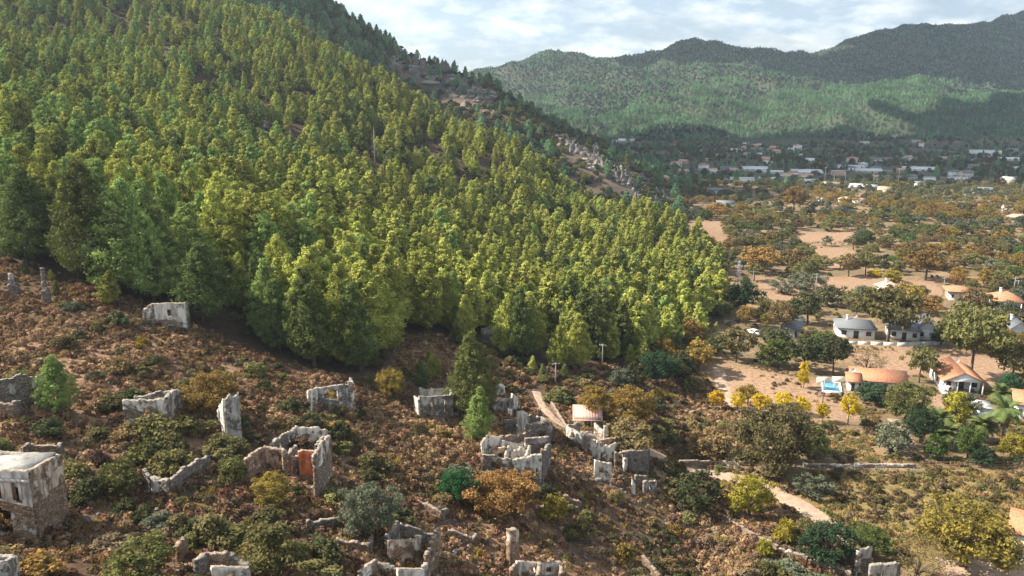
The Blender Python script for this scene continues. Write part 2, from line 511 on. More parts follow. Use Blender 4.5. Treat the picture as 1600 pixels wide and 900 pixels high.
def ruin_mat(name, stone, plaster):
    m, t = new_mat(name)
    lk = t.links.new
    o = nd(t, 'ShaderNodeOutputMaterial'); b = nd(t, 'ShaderNodeBsdfPrincipled'); b.inputs['Roughness'].default_value = .95
    b.inputs['Specular IOR Level'].default_value = .15
    g = nd(t, 'ShaderNodeNewGeometry')
    mpg = nd(t, 'ShaderNodeMapping'); mpg.inputs['Scale'].default_value = (1, 1, 1.7)
    lk(g.outputs['Position'], mpg.inputs['Vector'])
    wob = nd(t, 'ShaderNodeTexNoise'); wob.inputs['Scale'].default_value = 3
    lk(g.outputs['Position'], wob.inputs['Vector'])
    wm = nd(t, 'ShaderNodeMix', data_type='RGBA', blend_type='LINEAR_LIGHT'); wm.inputs[0].default_value = .12
    lk(mpg.outputs[0], wm.inputs[6]); lk(wob.outputs['Color'], wm.inputs[7])
    vo = nd(t, 'ShaderNodeTexVoronoi'); vo.inputs['Scale'].default_value = 3.4
    ve = nd(t, 'ShaderNodeTexVoronoi', feature='DISTANCE_TO_EDGE'); ve.inputs['Scale'].default_value = 3.4
    lk(wm.outputs[2], vo.inputs['Vector']); lk(wm.outputs[2], ve.inputs['Vector'])
    sp_ = nd(t, 'ShaderNodeSeparateColor'); lk(vo.outputs['Color'], sp_.inputs[0])
    r1 = nd(t, 'ShaderNodeValToRGB')
    e = r1.color_ramp.elements
    e[0].color = (*[c * .55 for c in stone], 1); e[1].color = (*[c * 1.45 for c in stone], 1)
    x = e.new(.5); x.color = (stone[0] * 1.05, stone[1] * .92, stone[2] * .8, 1)
    lk(sp_.outputs[0], r1.inputs[0])
    ed = nd(t, 'ShaderNodeMapRange'); ed.inputs[1].default_value = 0.0; ed.inputs[2].default_value = .09
    lk(ve.outputs['Distance'], ed.inputs[0])
    mort = nd(t, 'ShaderNodeMix', data_type='RGBA'); mort.inputs[6].default_value = (*[c * .42 for c in stone], 1)
    lk(ed.outputs[0], mort.inputs[0]); lk(r1.outputs[0], mort.inputs[7])
    # plaster patches
    n1_ = nd(t, 'ShaderNodeTexNoise'); n1_.inputs['Scale'].default_value = .75; n1_.inputs['Detail'].default_value = 7
    n1_.inputs['Roughness'].default_value = .65
    lk(g.outputs['Position'], n1_.inputs['Vector'])
    atn = nd(t, 'ShaderNodeAttribute', attribute_name='pl')
    ad_ = nd(t, 'ShaderNodeMath', operation='ADD'); lk(n1_.outputs[0], ad_.inputs[0]); lk(atn.outputs['Fac'], ad_.inputs[1])
    pm = nd(t, 'ShaderNodeMapRange'); pm.inputs[1].default_value = .97; pm.inputs[2].default_value = 1.02
    lk(ad_.outputs[0], pm.inputs[0])
    # plaster streaks (weathering)
    ms = nd(t, 'ShaderNodeMapping'); ms.inputs['Scale'].default_value = (1.6, 1.6, .42); lk(g.outputs['Position'], ms.inputs['Vector'])
    n2_ = nd(t, 'ShaderNodeTexNoise'); n2_.inputs['Scale'].default_value = 1.2; n2_.inputs['Detail'].default_value = 6
    lk(ms.outputs[0], n2_.inputs['Vector'])
    rp = nd(t, 'ShaderNodeMapRange'); rp.inputs[1].default_value = .36; rp.inputs[2].default_value = .56
    lk(n2_.outputs[0], rp.inputs[0])
    pc = nd(t, 'ShaderNodeMix', data_type='RGBA'); pc.inputs[6].default_value = (*[c * .45 for c in plaster], 1); pc.inputs[7].default_value = (*plaster, 1)
    lk(rp.outputs[0], pc.inputs[0])
    fin = nd(t, 'ShaderNodeMix', data_type='RGBA'); lk(pm.outputs[0], fin.inputs[0]); lk(mort.outputs[2], fin.inputs[6]); lk(pc.outputs[2], fin.inputs[7])
    # lichen-grey wall tops
    sx = nd(t, 'ShaderNodeSeparateXYZ'); lk(g.outputs['True Normal'], sx.inputs[0])
    ab = nd(t, 'ShaderNodeMath', operation='ABSOLUTE'); lk(sx.outputs[2], ab.inputs[0])
    tp = nd(t, 'ShaderNodeMapRange'); tp.inputs[1].default_value = .55; tp.inputs[2].default_value = .8; lk(ab.outputs[0], tp.inputs[0])
    ft = nd(t, 'ShaderNodeMix', data_type='RGBA'); lk(tp.outputs[0], ft.inputs[0]); lk(fin.outputs[2], ft.inputs[6])
    tm = nd(t, 'ShaderNodeMix', data_type='RGBA'); tm.inputs[0].default_value = .55; tm.inputs[6].default_value = (.34, .29, .235, 1)
    lk(mort.outputs[2], tm.inputs[7]); lk(tm.outputs[2], ft.inputs[7])
    lk(ft.outputs[2], b.inputs['Base Color'])
    hb = nd(t, 'ShaderNodeMix', data_type='FLOAT'); lk(pm.outputs[0], hb.inputs[0]); lk(ed.outputs[0], hb.inputs[2]); hb.inputs[3].default_value = 1.15
    bp = nd(t, 'ShaderNodeBump'); bp.inputs['Strength'].default_value = .8; bp.inputs['Distance'].default_value = .06
    lk(hb.outputs[0], bp.inputs['Height']); lk(bp.outputs[0], b.inputs['Normal'])
    lk(b.outputs[0], o.inputs[0])
    return m


RUIN = {
    't': ruin_mat('pale_rubble_and_cream_plaster', (0.30, 0.225, 0.165), (0.62, 0.56, 0.49)),
    'w': ruin_mat('rubble_and_white_plaster', (0.235, 0.19, 0.15), (0.66, 0.60, 0.52)),
    'g': ruin_mat('grey_rubble_and_plaster', (0.185, 0.165, 0.15), (0.41, 0.385, 0.35)),
    'r': ruin_mat('rubble_and_salmon_plaster', (0.27, 0.18, 0.14), (0.50, 0.17, 0.085)),
    'p': ruin_mat('rubble_and_peach_plaster', (0.28, 0.20, 0.15), (0.52, 0.36, 0.24)),
    'b': ruin_mat('brown_rubble', (0.235, 0.17, 0.125), (0.52, 0.42, 0.33)),
}
ROCK = ruin_mat('limestone', (0.15, 0.14, 0.135), (0.30, 0.29, 0.29))

# ------------------------------------------------------------------ ground sheet with its real soil colours
ny = 520
rowsY = [-140, -90, -50, -20, 0, 15, 28]
y = 36.0
while y < 3440:
    rowsY.append(y); y += max(0.62, 0.0098 * y)
rowsY = np.array(rowsY)
ns = 430
S = np.linspace(-1, 1, ns)
W = 0.80 * np.maximum(rowsY, 60) + 42
GX = S[None] * W[:, None]; GY = np.repeat(rowsY[:, None], ns, 1)
GZ = H(GX, GY)
gu, gv, gd = proj(GX, np.maximum(GY, 20), GZ)
FOREST_LOW = [(-260, 380), (-60, 385), (0, 398), (100, 445), (200, 465), (300, 500), (345, 530), (450, 565), (560, 592), (605, 575), (625, 520),
              (700, 525), (760, 545), (850, 572), (960, 570), (1000, 552), (1100, 530), (1128, 505)]
FOREST_W = [ground(u, v)[:2] for u, v in FOREST_LOW]
FOREST_UP = [(1135, 300), (1105, 340), (1000, 385), (800, 425), (600, 465), (400, 495), (200, 540), (0, 560), (-260, 580)]
FOREST_W += [(ray(u, 200)[0] * D, D) for u, D in FOREST_UP]
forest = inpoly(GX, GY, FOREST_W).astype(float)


def blur(a, k=1):
    for _ in range(k):
        b = a.copy()
        b[1:-1, 1:-1] = (a[1:-1, 1:-1] * 4 + a[:-2, 1:-1] + a[2:, 1:-1] + a[1:-1, :-2] + a[1:-1, 2:]) / 8
        a = b
    return a


def world_poly(pp): return [ground(u, v)[:2] for u, v in pp]


SOIL = [[(1108, 570), (1180, 572), (1250, 585), (1330, 620), (1345, 655), (1290, 662), (1200, 645), (1120, 640), (1105, 610)],
        [(1320, 545), (1380, 540), (1470, 545), (1560, 560), (1600, 580), (1600, 605), (1540, 605), (1470, 590), (1400, 585), (1340, 580)],
        [(1180, 430), (1240, 440), (1330, 430), (1460, 440), (1480, 462), (1330, 470), (1250, 478), (1190, 475)],
        [(1070, 345), (1125, 345), (1140, 380), (1090, 380)], [(1240, 362), (1330, 362), (1345, 382), (1250, 384)],
        [(1270, 385), (1330, 388), (1345, 412), (1290, 424), (1265, 405)],
        [(1440, 618), (1480, 612), (1500, 640), (1450, 660), (1420, 650)],
        [(1030, 705), (1075, 715), (1160, 735), (1175, 755), (1080, 740)],
        [(1460, 880), (1520, 875), (1600, 890), (1600, 920), (1470, 915)],
        [(985, 610), (1110, 612), (1110, 640), (1040, 650), (985, 640)]]
SOILW = [world_poly(p) for p in SOIL]
soil = np.zeros_like(GX)
for p in SOILW: soil = np.maximum(soil, inpoly(GX, GY, p).astype(float))
FIELDW = world_poly([(1215, 745), (1600, 738), (1660, 900), (1450, 905), (1290, 830)])
field = blur(inpoly(GX, GY, FIELDW).astype(float), 3)
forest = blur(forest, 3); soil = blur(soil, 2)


def mixc(c, k, col): return c * (1 - k[..., None]) + np.array(col) * k[..., None]


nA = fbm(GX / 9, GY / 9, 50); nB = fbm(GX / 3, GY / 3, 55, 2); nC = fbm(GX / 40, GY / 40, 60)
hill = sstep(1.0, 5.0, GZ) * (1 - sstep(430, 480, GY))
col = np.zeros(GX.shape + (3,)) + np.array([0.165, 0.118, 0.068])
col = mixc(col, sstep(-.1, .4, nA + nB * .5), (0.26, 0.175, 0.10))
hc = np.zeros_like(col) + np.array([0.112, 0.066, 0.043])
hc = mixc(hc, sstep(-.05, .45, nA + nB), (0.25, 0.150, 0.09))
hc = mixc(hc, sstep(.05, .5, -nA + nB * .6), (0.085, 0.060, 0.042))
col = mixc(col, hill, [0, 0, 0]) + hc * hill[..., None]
col = mixc(col, field, (0.20, 0.145, 0.060))
col = mixc(col, np.clip(soil * (1 + nB * .5), 0, 1), (0.29, 0.185, 0.118))
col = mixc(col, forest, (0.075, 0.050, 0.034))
mid = sstep(560, 700, GY)
col = mixc(col, mid * (GZ < 6), (0.10, 0.092, 0.068))
strip = (np.sin(GY / 14.0 + fbm(GX / 120, GY / 120, 77) * 5) > .72) & (vnoise(GX / 60, GY / 25, 78) > .0)
col = mixc(col, mid * (GZ < 6) * strip * (GY < 1250), (0.26, 0.22, 0.16))
rid = sstep(440, 480, GY) * (1 - sstep(900, 1000, GY)) * sstep(1.5, 5, GZ)
rid = np.maximum(rid, blur((inpoly(gu, gv, [(850, 195), (1070, 288), (1065, 350), (980, 350), (900, 310), (850, 255)]) & (GY > 395) & (GY < 640)).astype(float), 2))
rc = np.zeros_like(col) + np.array([0.068, 0.058, 0.044])
rc = mixc(rc, sstep(.0, .35, fbm(GX / 22, GY / 22, 81) + nB * .3), (0.13, 0.092, 0.07))
col = mixc(col, rid, [0, 0, 0]) + rc * rid[..., None]
fh = sstep(1250, 1350, GY)
col = mixc(col, fh, (0.065, 0.070, 0.048))
col = col * .86
rgba = np.concatenate([np.clip(col, 0, 1), np.ones(GX.shape + (1,))], -1)

mg, t = new_mat('ground_soil_and_dry_grass')
o = nd(t, 'ShaderNodeOutputMaterial'); b = nd(t, 'ShaderNodeBsdfPrincipled'); b.inputs['Roughness'].default_value = 1
b.inputs['Specular IOR Level'].default_value = .1
atn = nd(t, 'ShaderNodeAttribute', attribute_name='soil_colour'); g = nd(t, 'ShaderNodeNewGeometry')
na = nd(t, 'ShaderNodeTexNoise'); na.inputs['Scale'].default_value = 1.1; na.inputs['Detail'].default_value = 9; na.inputs['Roughness'].default_value = .7
t.links.new(g.outputs['Position'], na.inputs['Vector'])
mp = nd(t, 'ShaderNodeMapRange'); mp.inputs[1].default_value = .28; mp.inputs[2].default_value = .72; mp.inputs[3].default_value = .5; mp.inputs[4].default_value = 1.5
t.links.new(na.outputs[0], mp.inputs[0])
mu = nd(t, 'ShaderNodeMix', data_type='RGBA', blend_type='MULTIPLY'); mu.inputs[0].default_value = 1
t.links.new(atn.outputs['Color'], mu.inputs[6]); t.links.new(mp.outputs[0], mu.inputs[7])
t.links.new(mu.outputs[2], b.inputs['Base Color'])
bp = nd(t, 'ShaderNodeBump'); bp.inputs['Strength'].default_value = .7; bp.inputs['Distance'].default_value = .25
t.links.new(na.outputs[0], bp.inputs['Height']); t.links.new(bp.outputs[0], b.inputs['Normal'])
t.links.new(b.outputs[0], o.inputs[0])
ii = np.arange(len(rowsY) * ns).reshape(len(rowsY), ns)
gq = np.stack([ii[:-1, :-1], ii[:-1, 1:], ii[1:, 1:], ii[1:, :-1]], -1).reshape(-1, 4)
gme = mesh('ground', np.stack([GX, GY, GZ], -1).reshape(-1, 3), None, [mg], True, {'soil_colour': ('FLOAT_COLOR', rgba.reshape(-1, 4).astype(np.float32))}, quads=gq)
tag(link('ground', gme), 'brown hillside, dry valley fields and far wooded hills', None, None, 'structure')

# ------------------------------------------------------------------ dirt roads (draped ribbons)
ROADM = plain('pale_dirt', (0.31, 0.215, 0.15), 1, .25, .9, .35)


def road(name, px, width, label):
    pw = [ground(u, v)[:2] for u, v in px]
    pl = []
    for i in range(len(pw) - 1):
        k = max(2, int(math.dist(pw[i], pw[i + 1]) / .8))
        for j in range(k): pl.append(tuple(np.array(pw[i]) + (np.array(pw[i + 1]) - np.array(pw[i])) * j / k))
    pl.append(pw[-1])
    p = np.array(pl)
    for _ in range(12): p[1:-1] = (p[:-2] + p[1:-1] * 2 + p[2:]) / 4
    d = np.gradient(p, axis=0); d /= np.linalg.norm(d, axis=1)[:, None] + 1e-9
    nrm = np.c_[-d[:, 1], d[:, 0]]
    off = np.linspace(-.5, .5, 7)
    V = []
    for j, f_ in enumerate(off):
        wv = width * (1 + .35 * vnoise(p[:, 0] / 3, p[:, 1] / 3, 90 + (j > 3)))
        q = p + nrm * (f_ * wv)[:, None]
        V.append(np.c_[q, H(q[:, 0], q[:, 1]) + .10 - (.07 if j in (0, 6) else 0)])
    V = np.array(V)
    idx = np.arange(V.shape[0] * V.shape[1]).reshape(V.shape[:2])
    qd = np.stack([idx[:-1, :-1], idx[1:, :-1], idx[1:, 1:], idx[:-1, 1:]], -1).reshape(-1, 4)
    tag(link(name, mesh(name, V.reshape(-1, 3), None, [ROADM], True, quads=qd)), label, None, None, 'structure')
    return p


ROADS = []
ROADS.append(road('dirt_road', [(1000, 700), (1050, 722), (1110, 738), (1165, 752), (1215, 772), (1255, 792), (1285, 815), (1330, 850)], 3.6, 'pale dirt road curving past the yellow tree'))
ROADS.append(road('dirt_path', [(838, 612), (850, 640), (880, 668), (950, 690), (1000, 700)], 1.6, 'dirt path below the red roofed hut'))
ROADS.append(road('dirt_road', [(1122, 575), (1126, 596), (1134, 618), (1150, 632)], 2.6, 'pale twin track crossing the bare field'))
ROADS.append(road('dirt_road', [(1470, 885), (1510, 886), (1560, 893), (1640, 900)], 4.0, 'dirt drive beside the white cottage'))
ROADS.append(road('dirt_path', [(1395, 655), (1410, 675), (1425, 700)], 2.0, 'pale path through the olive grove'))

# ------------------------------------------------------------------ ruins
OCC = []        # (x, y, r) taken places


def ruin_wall(p1, p2, h1, h2, base, thick=0.55, mat='w', pl=(.5, .5), split=.6, op=(), jag=.3, seed=0, bury=1.2, cell=None, niche=()):
    p1 = np.array(p1, float); p2 = np.array(p2, float)
    Lw = float(np.linalg.norm(p2[:2] - p1[:2]))
    if Lw < .3: Lw = .3
    c = cell or .26
    nx = max(2, int(round(Lw / c)))
    hm = max(h1, h2) + .5
    nz = max(2, int(math.ceil((hm + bury) / c)))
    r = np.random.default_rng(seed + 1)
    s = np.linspace(0, 1, nx + 1)
    stp = hash2(np.floor(s * Lw / .85 + seed * .37), s * 0 + seed, seed + 9) - .5
    stp2 = hash2(np.floor(s * Lw / .33 + seed * .11), s * 0 + seed, seed + 19) - .5
    top = h1 + (h2 - h1) * s + jag * (vnoise(s * Lw / 3.0, s * 0 + seed, seed) * 1.5 + stp * 1.1 + stp2 * .55)
    top = np.maximum(np.minimum(top, hm), .15)
    gz1, gz2 = base
    baseline = gz1 + (gz2 - gz1) * s                      # ground height along the wall
    hmean = (h1 + h2) / 2
    zlev = np.linspace(-bury, nz * c - bury, nz + 1)
    solid = np.zeros((nx, nz), bool)
    pls = np.zeros((nx + 1, nz + 1))
    for i in range(nx):
        tm = min(top[i], top[i + 1])
        for k in range(nz):
            if zlev[k] < tm - .02:
                solid[i, k] = True
    for (f0, f1, g0, g1) in op:
        for i in range(nx):
            for k in range(nz):
                fs = (i + .5) / nx; zc = (zlev[k] + zlev[k + 1]) / 2
                if f0 <= fs <= f1 and g0 * hmean <= zc <= g1 * hmean: solid[i, k] = False
    d = (p2[:2] - p1[:2]) / max(1e-6, np.linalg.norm(p2[:2] - p1[:2]))
    nn = np.array([-d[1], d[0]])
    V = np.zeros((2, nx + 1, nz + 1, 3)); PL = np.zeros((2, nx + 1, nz + 1))
    for side in (0, 1):
        js = (r.random((nx + 1, nz + 1)) - .5) * .08
        jn = (r.random((nx + 1, nz + 1)) - .5) * .10 + .10 * (vnoise(s[:, None] * Lw / .7 + 0 * zlev[None], zlev[None] / .6 + 0 * s[:, None], seed + side))
        jz = (r.random((nx + 1, nz + 1)) - .5) * .06
        ss = s[:, None] * Lw + js
        zz = np.minimum(zlev[None] + jz, top[:, None] + jz * .5)
        off = (thick / 2 + jn) * (1 if side else -1)
        V[side, ..., 0] = p1[0] + d[0] * ss + nn[0] * off
        V[side, ..., 1] = p1[1] + d[1] * ss + nn[1] * off
        V[side, ..., 2] = baseline[:, None] + zz
        PL[side] = np.where(zlev[None] > split * hmean, pl[1], pl[0])
        for (f0, f1, g0, g1) in niche:
            PL[side][(s[:, None] >= f0) & (s[:, None] <= f1) & (zlev[None] >= g0 * hmean) & (zlev[None] <= g1 * hmean)] = 1.0
    idx = np.arange(2 * (nx + 1) * (nz + 1)).reshape(2, nx + 1, nz + 1)
    q = []
    for i in range(nx):
        for k in range(nz):
            if not solid[i, k]: continue
            a, b2, c2, d2 = idx[0, i, k], idx[0, i + 1, k], idx[0, i + 1, k + 1], idx[0, i, k + 1]
            A2, B2, C2, D2 = idx[1, i, k], idx[1, i + 1, k], idx[1, i + 1, k + 1], idx[1, i, k + 1]
            q.append((a, b2, c2, d2)); q.append((B2, A2, D2, C2))
            if i == 0 or not solid[i - 1, k]: q.append((A2, a, d2, D2))
            if i == nx - 1 or not solid[i + 1, k]: q.append((b2, B2, C2, c2))
            if k == nz - 1 or not solid[i, k + 1]: q.append((d2, c2, C2, D2))
            if k > 0 and not solid[i, k - 1]: q.append((b2, a, A2, B2))
    # thin slot below a lintel is left open: sky or dark interior shows through
    return V.reshape(-1, 3), q, PL.ravel()


_ws = [100]


def ruin(name, label, walls, cat='ruin', group='roofless stone ruins on the hillside', extra=None):
    g0 = [ground(wl[0], wl[1]) for wl in walls] + [ground(wl[3], wl[4]) for wl in walls]
    cx = sum(p[0] for p in g0) / len(g0); cy = sum(p[1] for p in g0) / len(g0)
    cz = float(H(np.array(cx), np.array(cy)))
    root = thing(name, label, cat, (cx, cy, cz), 0, group)
    for wl in walls:
        u1, b1, t1, u2, b2, t2 = wl[:6]
        k = wl[6] if len(wl) > 6 else {}
        P1 = ground(u1, b1); P2 = ground(u2, b2)
        h1 = (b1 - t1) * mpp(P1) / .96; h2 = (b2 - t2) * mpp(P2) / .96
        _ws[0] += 7
        Lq = math.dist(P1[:2], P2[:2]); hq = (h1 + h2) / 2
        if 'op' not in k and cat == 'ruin' and Lq > 2.6 and hq > 1.7 and 'niche' not in k and _ws[0] % 3:
            k = dict(k); k['op'] = [(.26, .26 + .75 / Lq, .36, .70)] + ([(.64, .64 + .75 / Lq, .36, .70)] if Lq > 4.2 else [])
        D = P1[1]
        V, q, PL = ruin_wall(P1, P2, h1, h2, (P1[2], P2[2]), k.get('th', .42), k.get('m', 'w'), k.get('pl', (.42, .5)), k.get('split', .6),
                             k.get('op', ()), k.get('jag', .28), _ws[0], cell=k.get('c', .17 if D < 110 else .26), niche=k.get('niche', ()))
        V = V - np.array([cx, cy, cz])
        me = mesh('wall', V, None, [RUIN[k.get('m', 'w')]], False, {'pl': ('FLOAT', PL.astype(np.float32))}, quads=q)
        ob = link('wall', me, root)
        if k.get('lab'): ob['label'] = k['lab']
        n_ = max(2, int(math.dist(P1[:2], P2[:2]) / 1.2))
        for i in range(n_ + 1):
            OCC.append((P1[0] + (P2[0] - P1[0]) * i / n_, P1[1] + (P2[1] - P1[1]) * i / n_, 1.0))
    if extra: extra(root, (cx, cy, cz))
    return root


HI = dict(pl=(.30, .52)); W_ = dict(pl=(.52, .58)); G_ = dict(m='g', pl=(.45, .5)); B_ = dict(m='b', pl=(.3, .34)); ST = dict(m='g', pl=(.2, .3))


def big_house_extra(root, o):
    # projecting cornice ledge along the front and a plaster band with jambs round the openings
    A, Bq = ground(-70, 824), ground(60, 848)
    hA = (824 - 727) * mpp(A) / .96; hB = (848 - 731) * mpp(Bq) / .96
    A = np.array(A); Bq = np.array(Bq)
    d = (Bq - A)[:2]; Lw = np.linalg.norm(d); d = d / Lw; nn = np.array([d[1], -d[0]])
    def pt(s, off, z): return (A[0] + d[0] * s + nn[0] * off - o[0], A[1] + d[1] * s + nn[1] * off - o[1], A[2] + (Bq[2] - A[2]) * s / Lw + z - o[2])
    m = MB()
    k = 14
    for i in range(k):
        s0, s1 = Lw * i / k, Lw * (i + 1) / k + .002 - .02
        h = hA + (hB - hA) * (i + .5) / k
        z0, z1 = h * .855, h * .895
        e = .42 + .05 * random.random()
        m.hexa([pt(s0, e, z0), pt(s1, e, z0), pt(s1, .262, z0), pt(s0, .262, z0), pt(s0, e, z1), pt(s1, e, z1), pt(s1, .262, z1), pt(s0, .262, z1)])
    m.build('cornice', LGREY, root)
    c3, c4 = ground(105, 806), ground(-30, 792)
    sl_ = MB(); cx_m = (A[0] + Bq[0] + c3[0] + c4[0]) / 4; cy_m = (A[1] + Bq[1] + c3[1] + c4[1]) / 4
    for zo, nm in ((.90, 'terrace_roof'), (.56, 'added_floor')):  # mid-height floor is an added slab that keeps the window openings dark
        sl_ = MB(); P4 = []
        for q in (A, Bq, c3, c4): P4.append((q[0] + (cx_m - q[0]) * .055 - o[0], q[1] + (cy_m - q[1]) * .055 - o[1]))
        zt = Bq[2] + hB * zo - o[2]
        sl_.hexa([(x, y_, zt - .25) for x, y_ in P4] + [(x, y_, zt) for x, y_ in P4])
        sl_.build(nm, TERR if nm == 'terrace_roof' else WOOD, root)
    for fa, fb in ((.575, .665), (.80, .88), (.36, .45), (.16, .25)):
        for f in (fa, fb):
            j = MB(); h = hA + (hB - hA) * f
            s0 = f * Lw - .1; s1 = f * Lw + .1
            j.hexa([pt(s0, .31, h * .60), pt(s1, .31, h * .60), pt(s1, .262, h * .60), pt(s0, .262, h * .60), pt(s0, .31, h * .84), pt(s1, .31, h * .84), pt(s1, .262, h * .84), pt(s0, .262, h * .84)])
            j.build('window_jamb', WOOD if f == fa else CREAM, root)


ruin('ruined_house', 'tall two storey stone ruin at left edge with white plaster window band', [
    (-70, 824, 727, 60, 848, 731, dict(m='t', pl=(.44, .9), split=.58, op=[(.575, .665, .60, .82), (.80, .88, .60, .82), (.36, .45, .60, .82), (.16, .25, .60, .82), (.42, .60, .05, .52), (.60, .72, .02, .42)], jag=.07)),
    (60, 848, 731, 105, 806, 706, dict(m='b', pl=(.30, .50), split=.55, niche=[(.25, .40, .54, .76), (.60, .80, .58, .78)], jag=.08)),
    (105, 806, 706, -30, 792, 702, dict(pl=(.5, .8), split=.7, jag=.12)),
    (-6, 808, 716, 6, 795, 701, dict(m='g', pl=(.5, .6), jag=.2)),
], extra=big_house_extra)
ruin('ruined_wall', 'low broken wall just behind the two storey ruin', [(38, 712, 698, 48, 708, 692, ST), (48, 708, 693, 92, 712, 695, B_), (92, 714, 700, 97, 704, 690, ST)])
ruin('ruined_house', 'dark shaded roofless house at left edge beside the bright young pine', [
    (-30, 642, 606, 49, 634, 586, dict(m='g', pl=(.3, .4), jag=.35)), (49, 634, 586, 68, 628, 590, dict(pl=(.45, .5)))])
ruin('ruined_wall', 'short square stub of stone wall at left edge below the dark house', [(2, 652, 626, 26, 655, 630, B_), (26, 655, 630, 33, 645, 626, ST)])
ruin('ruined_house', 'small roofless ruin with one dark window and pale plaster front', [
    (196, 664, 625, 264, 671, 622, dict(pl=(.42, .56), op=[(.46, .56, .33, .70)], jag=.18)), (264, 671, 622, 277, 645, 606, G_),
    (277, 645, 607, 212, 640, 618, G_), (277, 644, 606, 297, 640, 612, W_)])
ruin('ruined_wall', 'tall lone jagged corner of wall standing like a tooth beside orange bush', [
    (344, 668, 640, 356, 692, 622, dict(pl=(.56, .6), jag=.3)), (356, 692, 621, 379, 698, 606, dict(m='g', pl=(.5, .58), jag=.5, op=[(.3, .45, .62, .74)])), (346, 678, 655, 330, 672, 660, B_)])
ruin('ruined_wall', 'low L shaped wall with a sloping top left of the salmon ruin', [
    (228, 762, 729, 240, 770, 744, ST), (240, 770, 745, 266, 775, 747, dict(pl=(.5, .5))), (266, 775, 747, 328, 728, 708, dict(m='g', pl=(.36, .4)))])
ruin('ruined_wall', 'narrow leaning wall stub near the bottom left bushes', [(280, 882, 852, 291, 872, 834, B_)])
ruin('ruined_house', 'ruin cut by bottom edge with pale inner wall left of centre', [
    (308, 908, 876, 326, 898, 863, ST), (326, 898, 863, 360, 896, 862, B_), (332, 912, 885, 392, 912, 884, dict(pl=(.6, .6), jag=.1)), (360, 896, 862, 392, 908, 884, ST)])
ruin('ruined_house', 'grey topped ruin in the bottom left corner', [(-40, 935, 877, 16, 930, 874, G_), (16, 930, 874, 27, 908, 865, dict(m='g', pl=(.5, .5), jag=.1)), (27, 908, 865, -30, 900, 866, dict(m='g', jag=.1))])
ruin('ruined_house', 'roofless ruin with a salmon red plastered inner wall', [
    (386, 746, 713, 414, 722, 698, dict(m='p', pl=(.42, .3))), (414, 722, 697, 443, 730, 702, dict(m='p', pl=(.56, .5), op=[(.75, .95, .2, .75)])),
    (443, 742, 703, 452, 743, 707, dict(m='b', pl=(.3, .4), th=.8)), (452, 742, 707, 464, 722, 694, dict(m='g', pl=(.3, .3))),
    (452, 741, 712, 470, 743, 714, dict(m='r', pl=(.5, .3), op=[(.30, .85, .0, .8)])),
    (468, 743, 702, 494, 745, 702, dict(m='r', pl=(.72, .78), jag=.15)), (494, 776, 708, 517, 742, 680, dict(m='w', pl=(.36, .5), op=[(.42, .50, .45, .72), (.66, .74, .45, .72)], jag=.35)),
    (425, 716, 692, 463, 691, 668, dict(m='g', pl=(.45, .5))), (463, 691, 668, 513, 697, 671, dict(pl=(.5, .55))), (495, 724, 693, 516, 705, 678, dict(m='g', pl=(.4, .4)))])
ruin('ruined_house', 'small grey ruin with a finial corner and bush growing inside', [
    (484, 644, 607, 498, 632, 603, dict(pl=(.5, .55))), (498, 634, 604, 552, 640, 600, dict(m='g', pl=(.46, .52), op=[(.2, .55, .35, .8)], jag=.15)), (546, 640, 597, 554, 641, 596, dict(pl=(.5, .5), th=.6)),
    (552, 640, 600, 549, 622, 592, G_)])
ruin('ruined_house', 'small square roofless ruin with grey front and bright inner walls', [
    (648, 642, 620, 656, 654, 619, W_), (656, 654, 619, 706, 653, 616, dict(m='g', pl=(.45, .55), op=[(.30, .40, .35, .7), (.72, .80, .3, .85)], jag=.12)),
    (706, 653, 616, 704, 637, 606, W_), (704, 637, 605, 668, 635, 610, W_), (656, 627, 602, 667, 631, 610, dict(pl=(.6, .6)))])
ruin('ruined_house', 'low roofless enclosure with a tall thin right wall near bottom centre', [
    (604, 864, 838, 622, 838, 811, dict(m='g', pl=(.4, .4))), (607, 876, 842, 646, 876, 840, dict(m='b', pl=(.46, .5), jag=.12)), (666, 904, 864, 686, 872, 818, dict(m='b', pl=(.4, .4), jag=.4)),
    (622, 838, 815, 684, 850, 834, ST), (640, 868, 842, 656, 856, 836, W_), (668, 888, 868, 684, 884, 862, B_)])
ruin('ruined_wall', 'long low rubble wall left of the bottom centre enclosure', [(526, 850, 838, 577, 868, 849, B_), (577, 868, 849, 581, 850, 836, ST)])
ruin('ruined_house', 'pale walled ruin cut by the bottom edge below the enclosure', [
    (562, 910, 893, 588, 892, 876, dict(pl=(.5, .5))), (588, 892, 876, 618, 897, 884, W_), (622, 918, 887, 662, 918, 885, dict(pl=(.55, .6), jag=.1)), (662, 918, 885, 668, 898, 872, G_)])
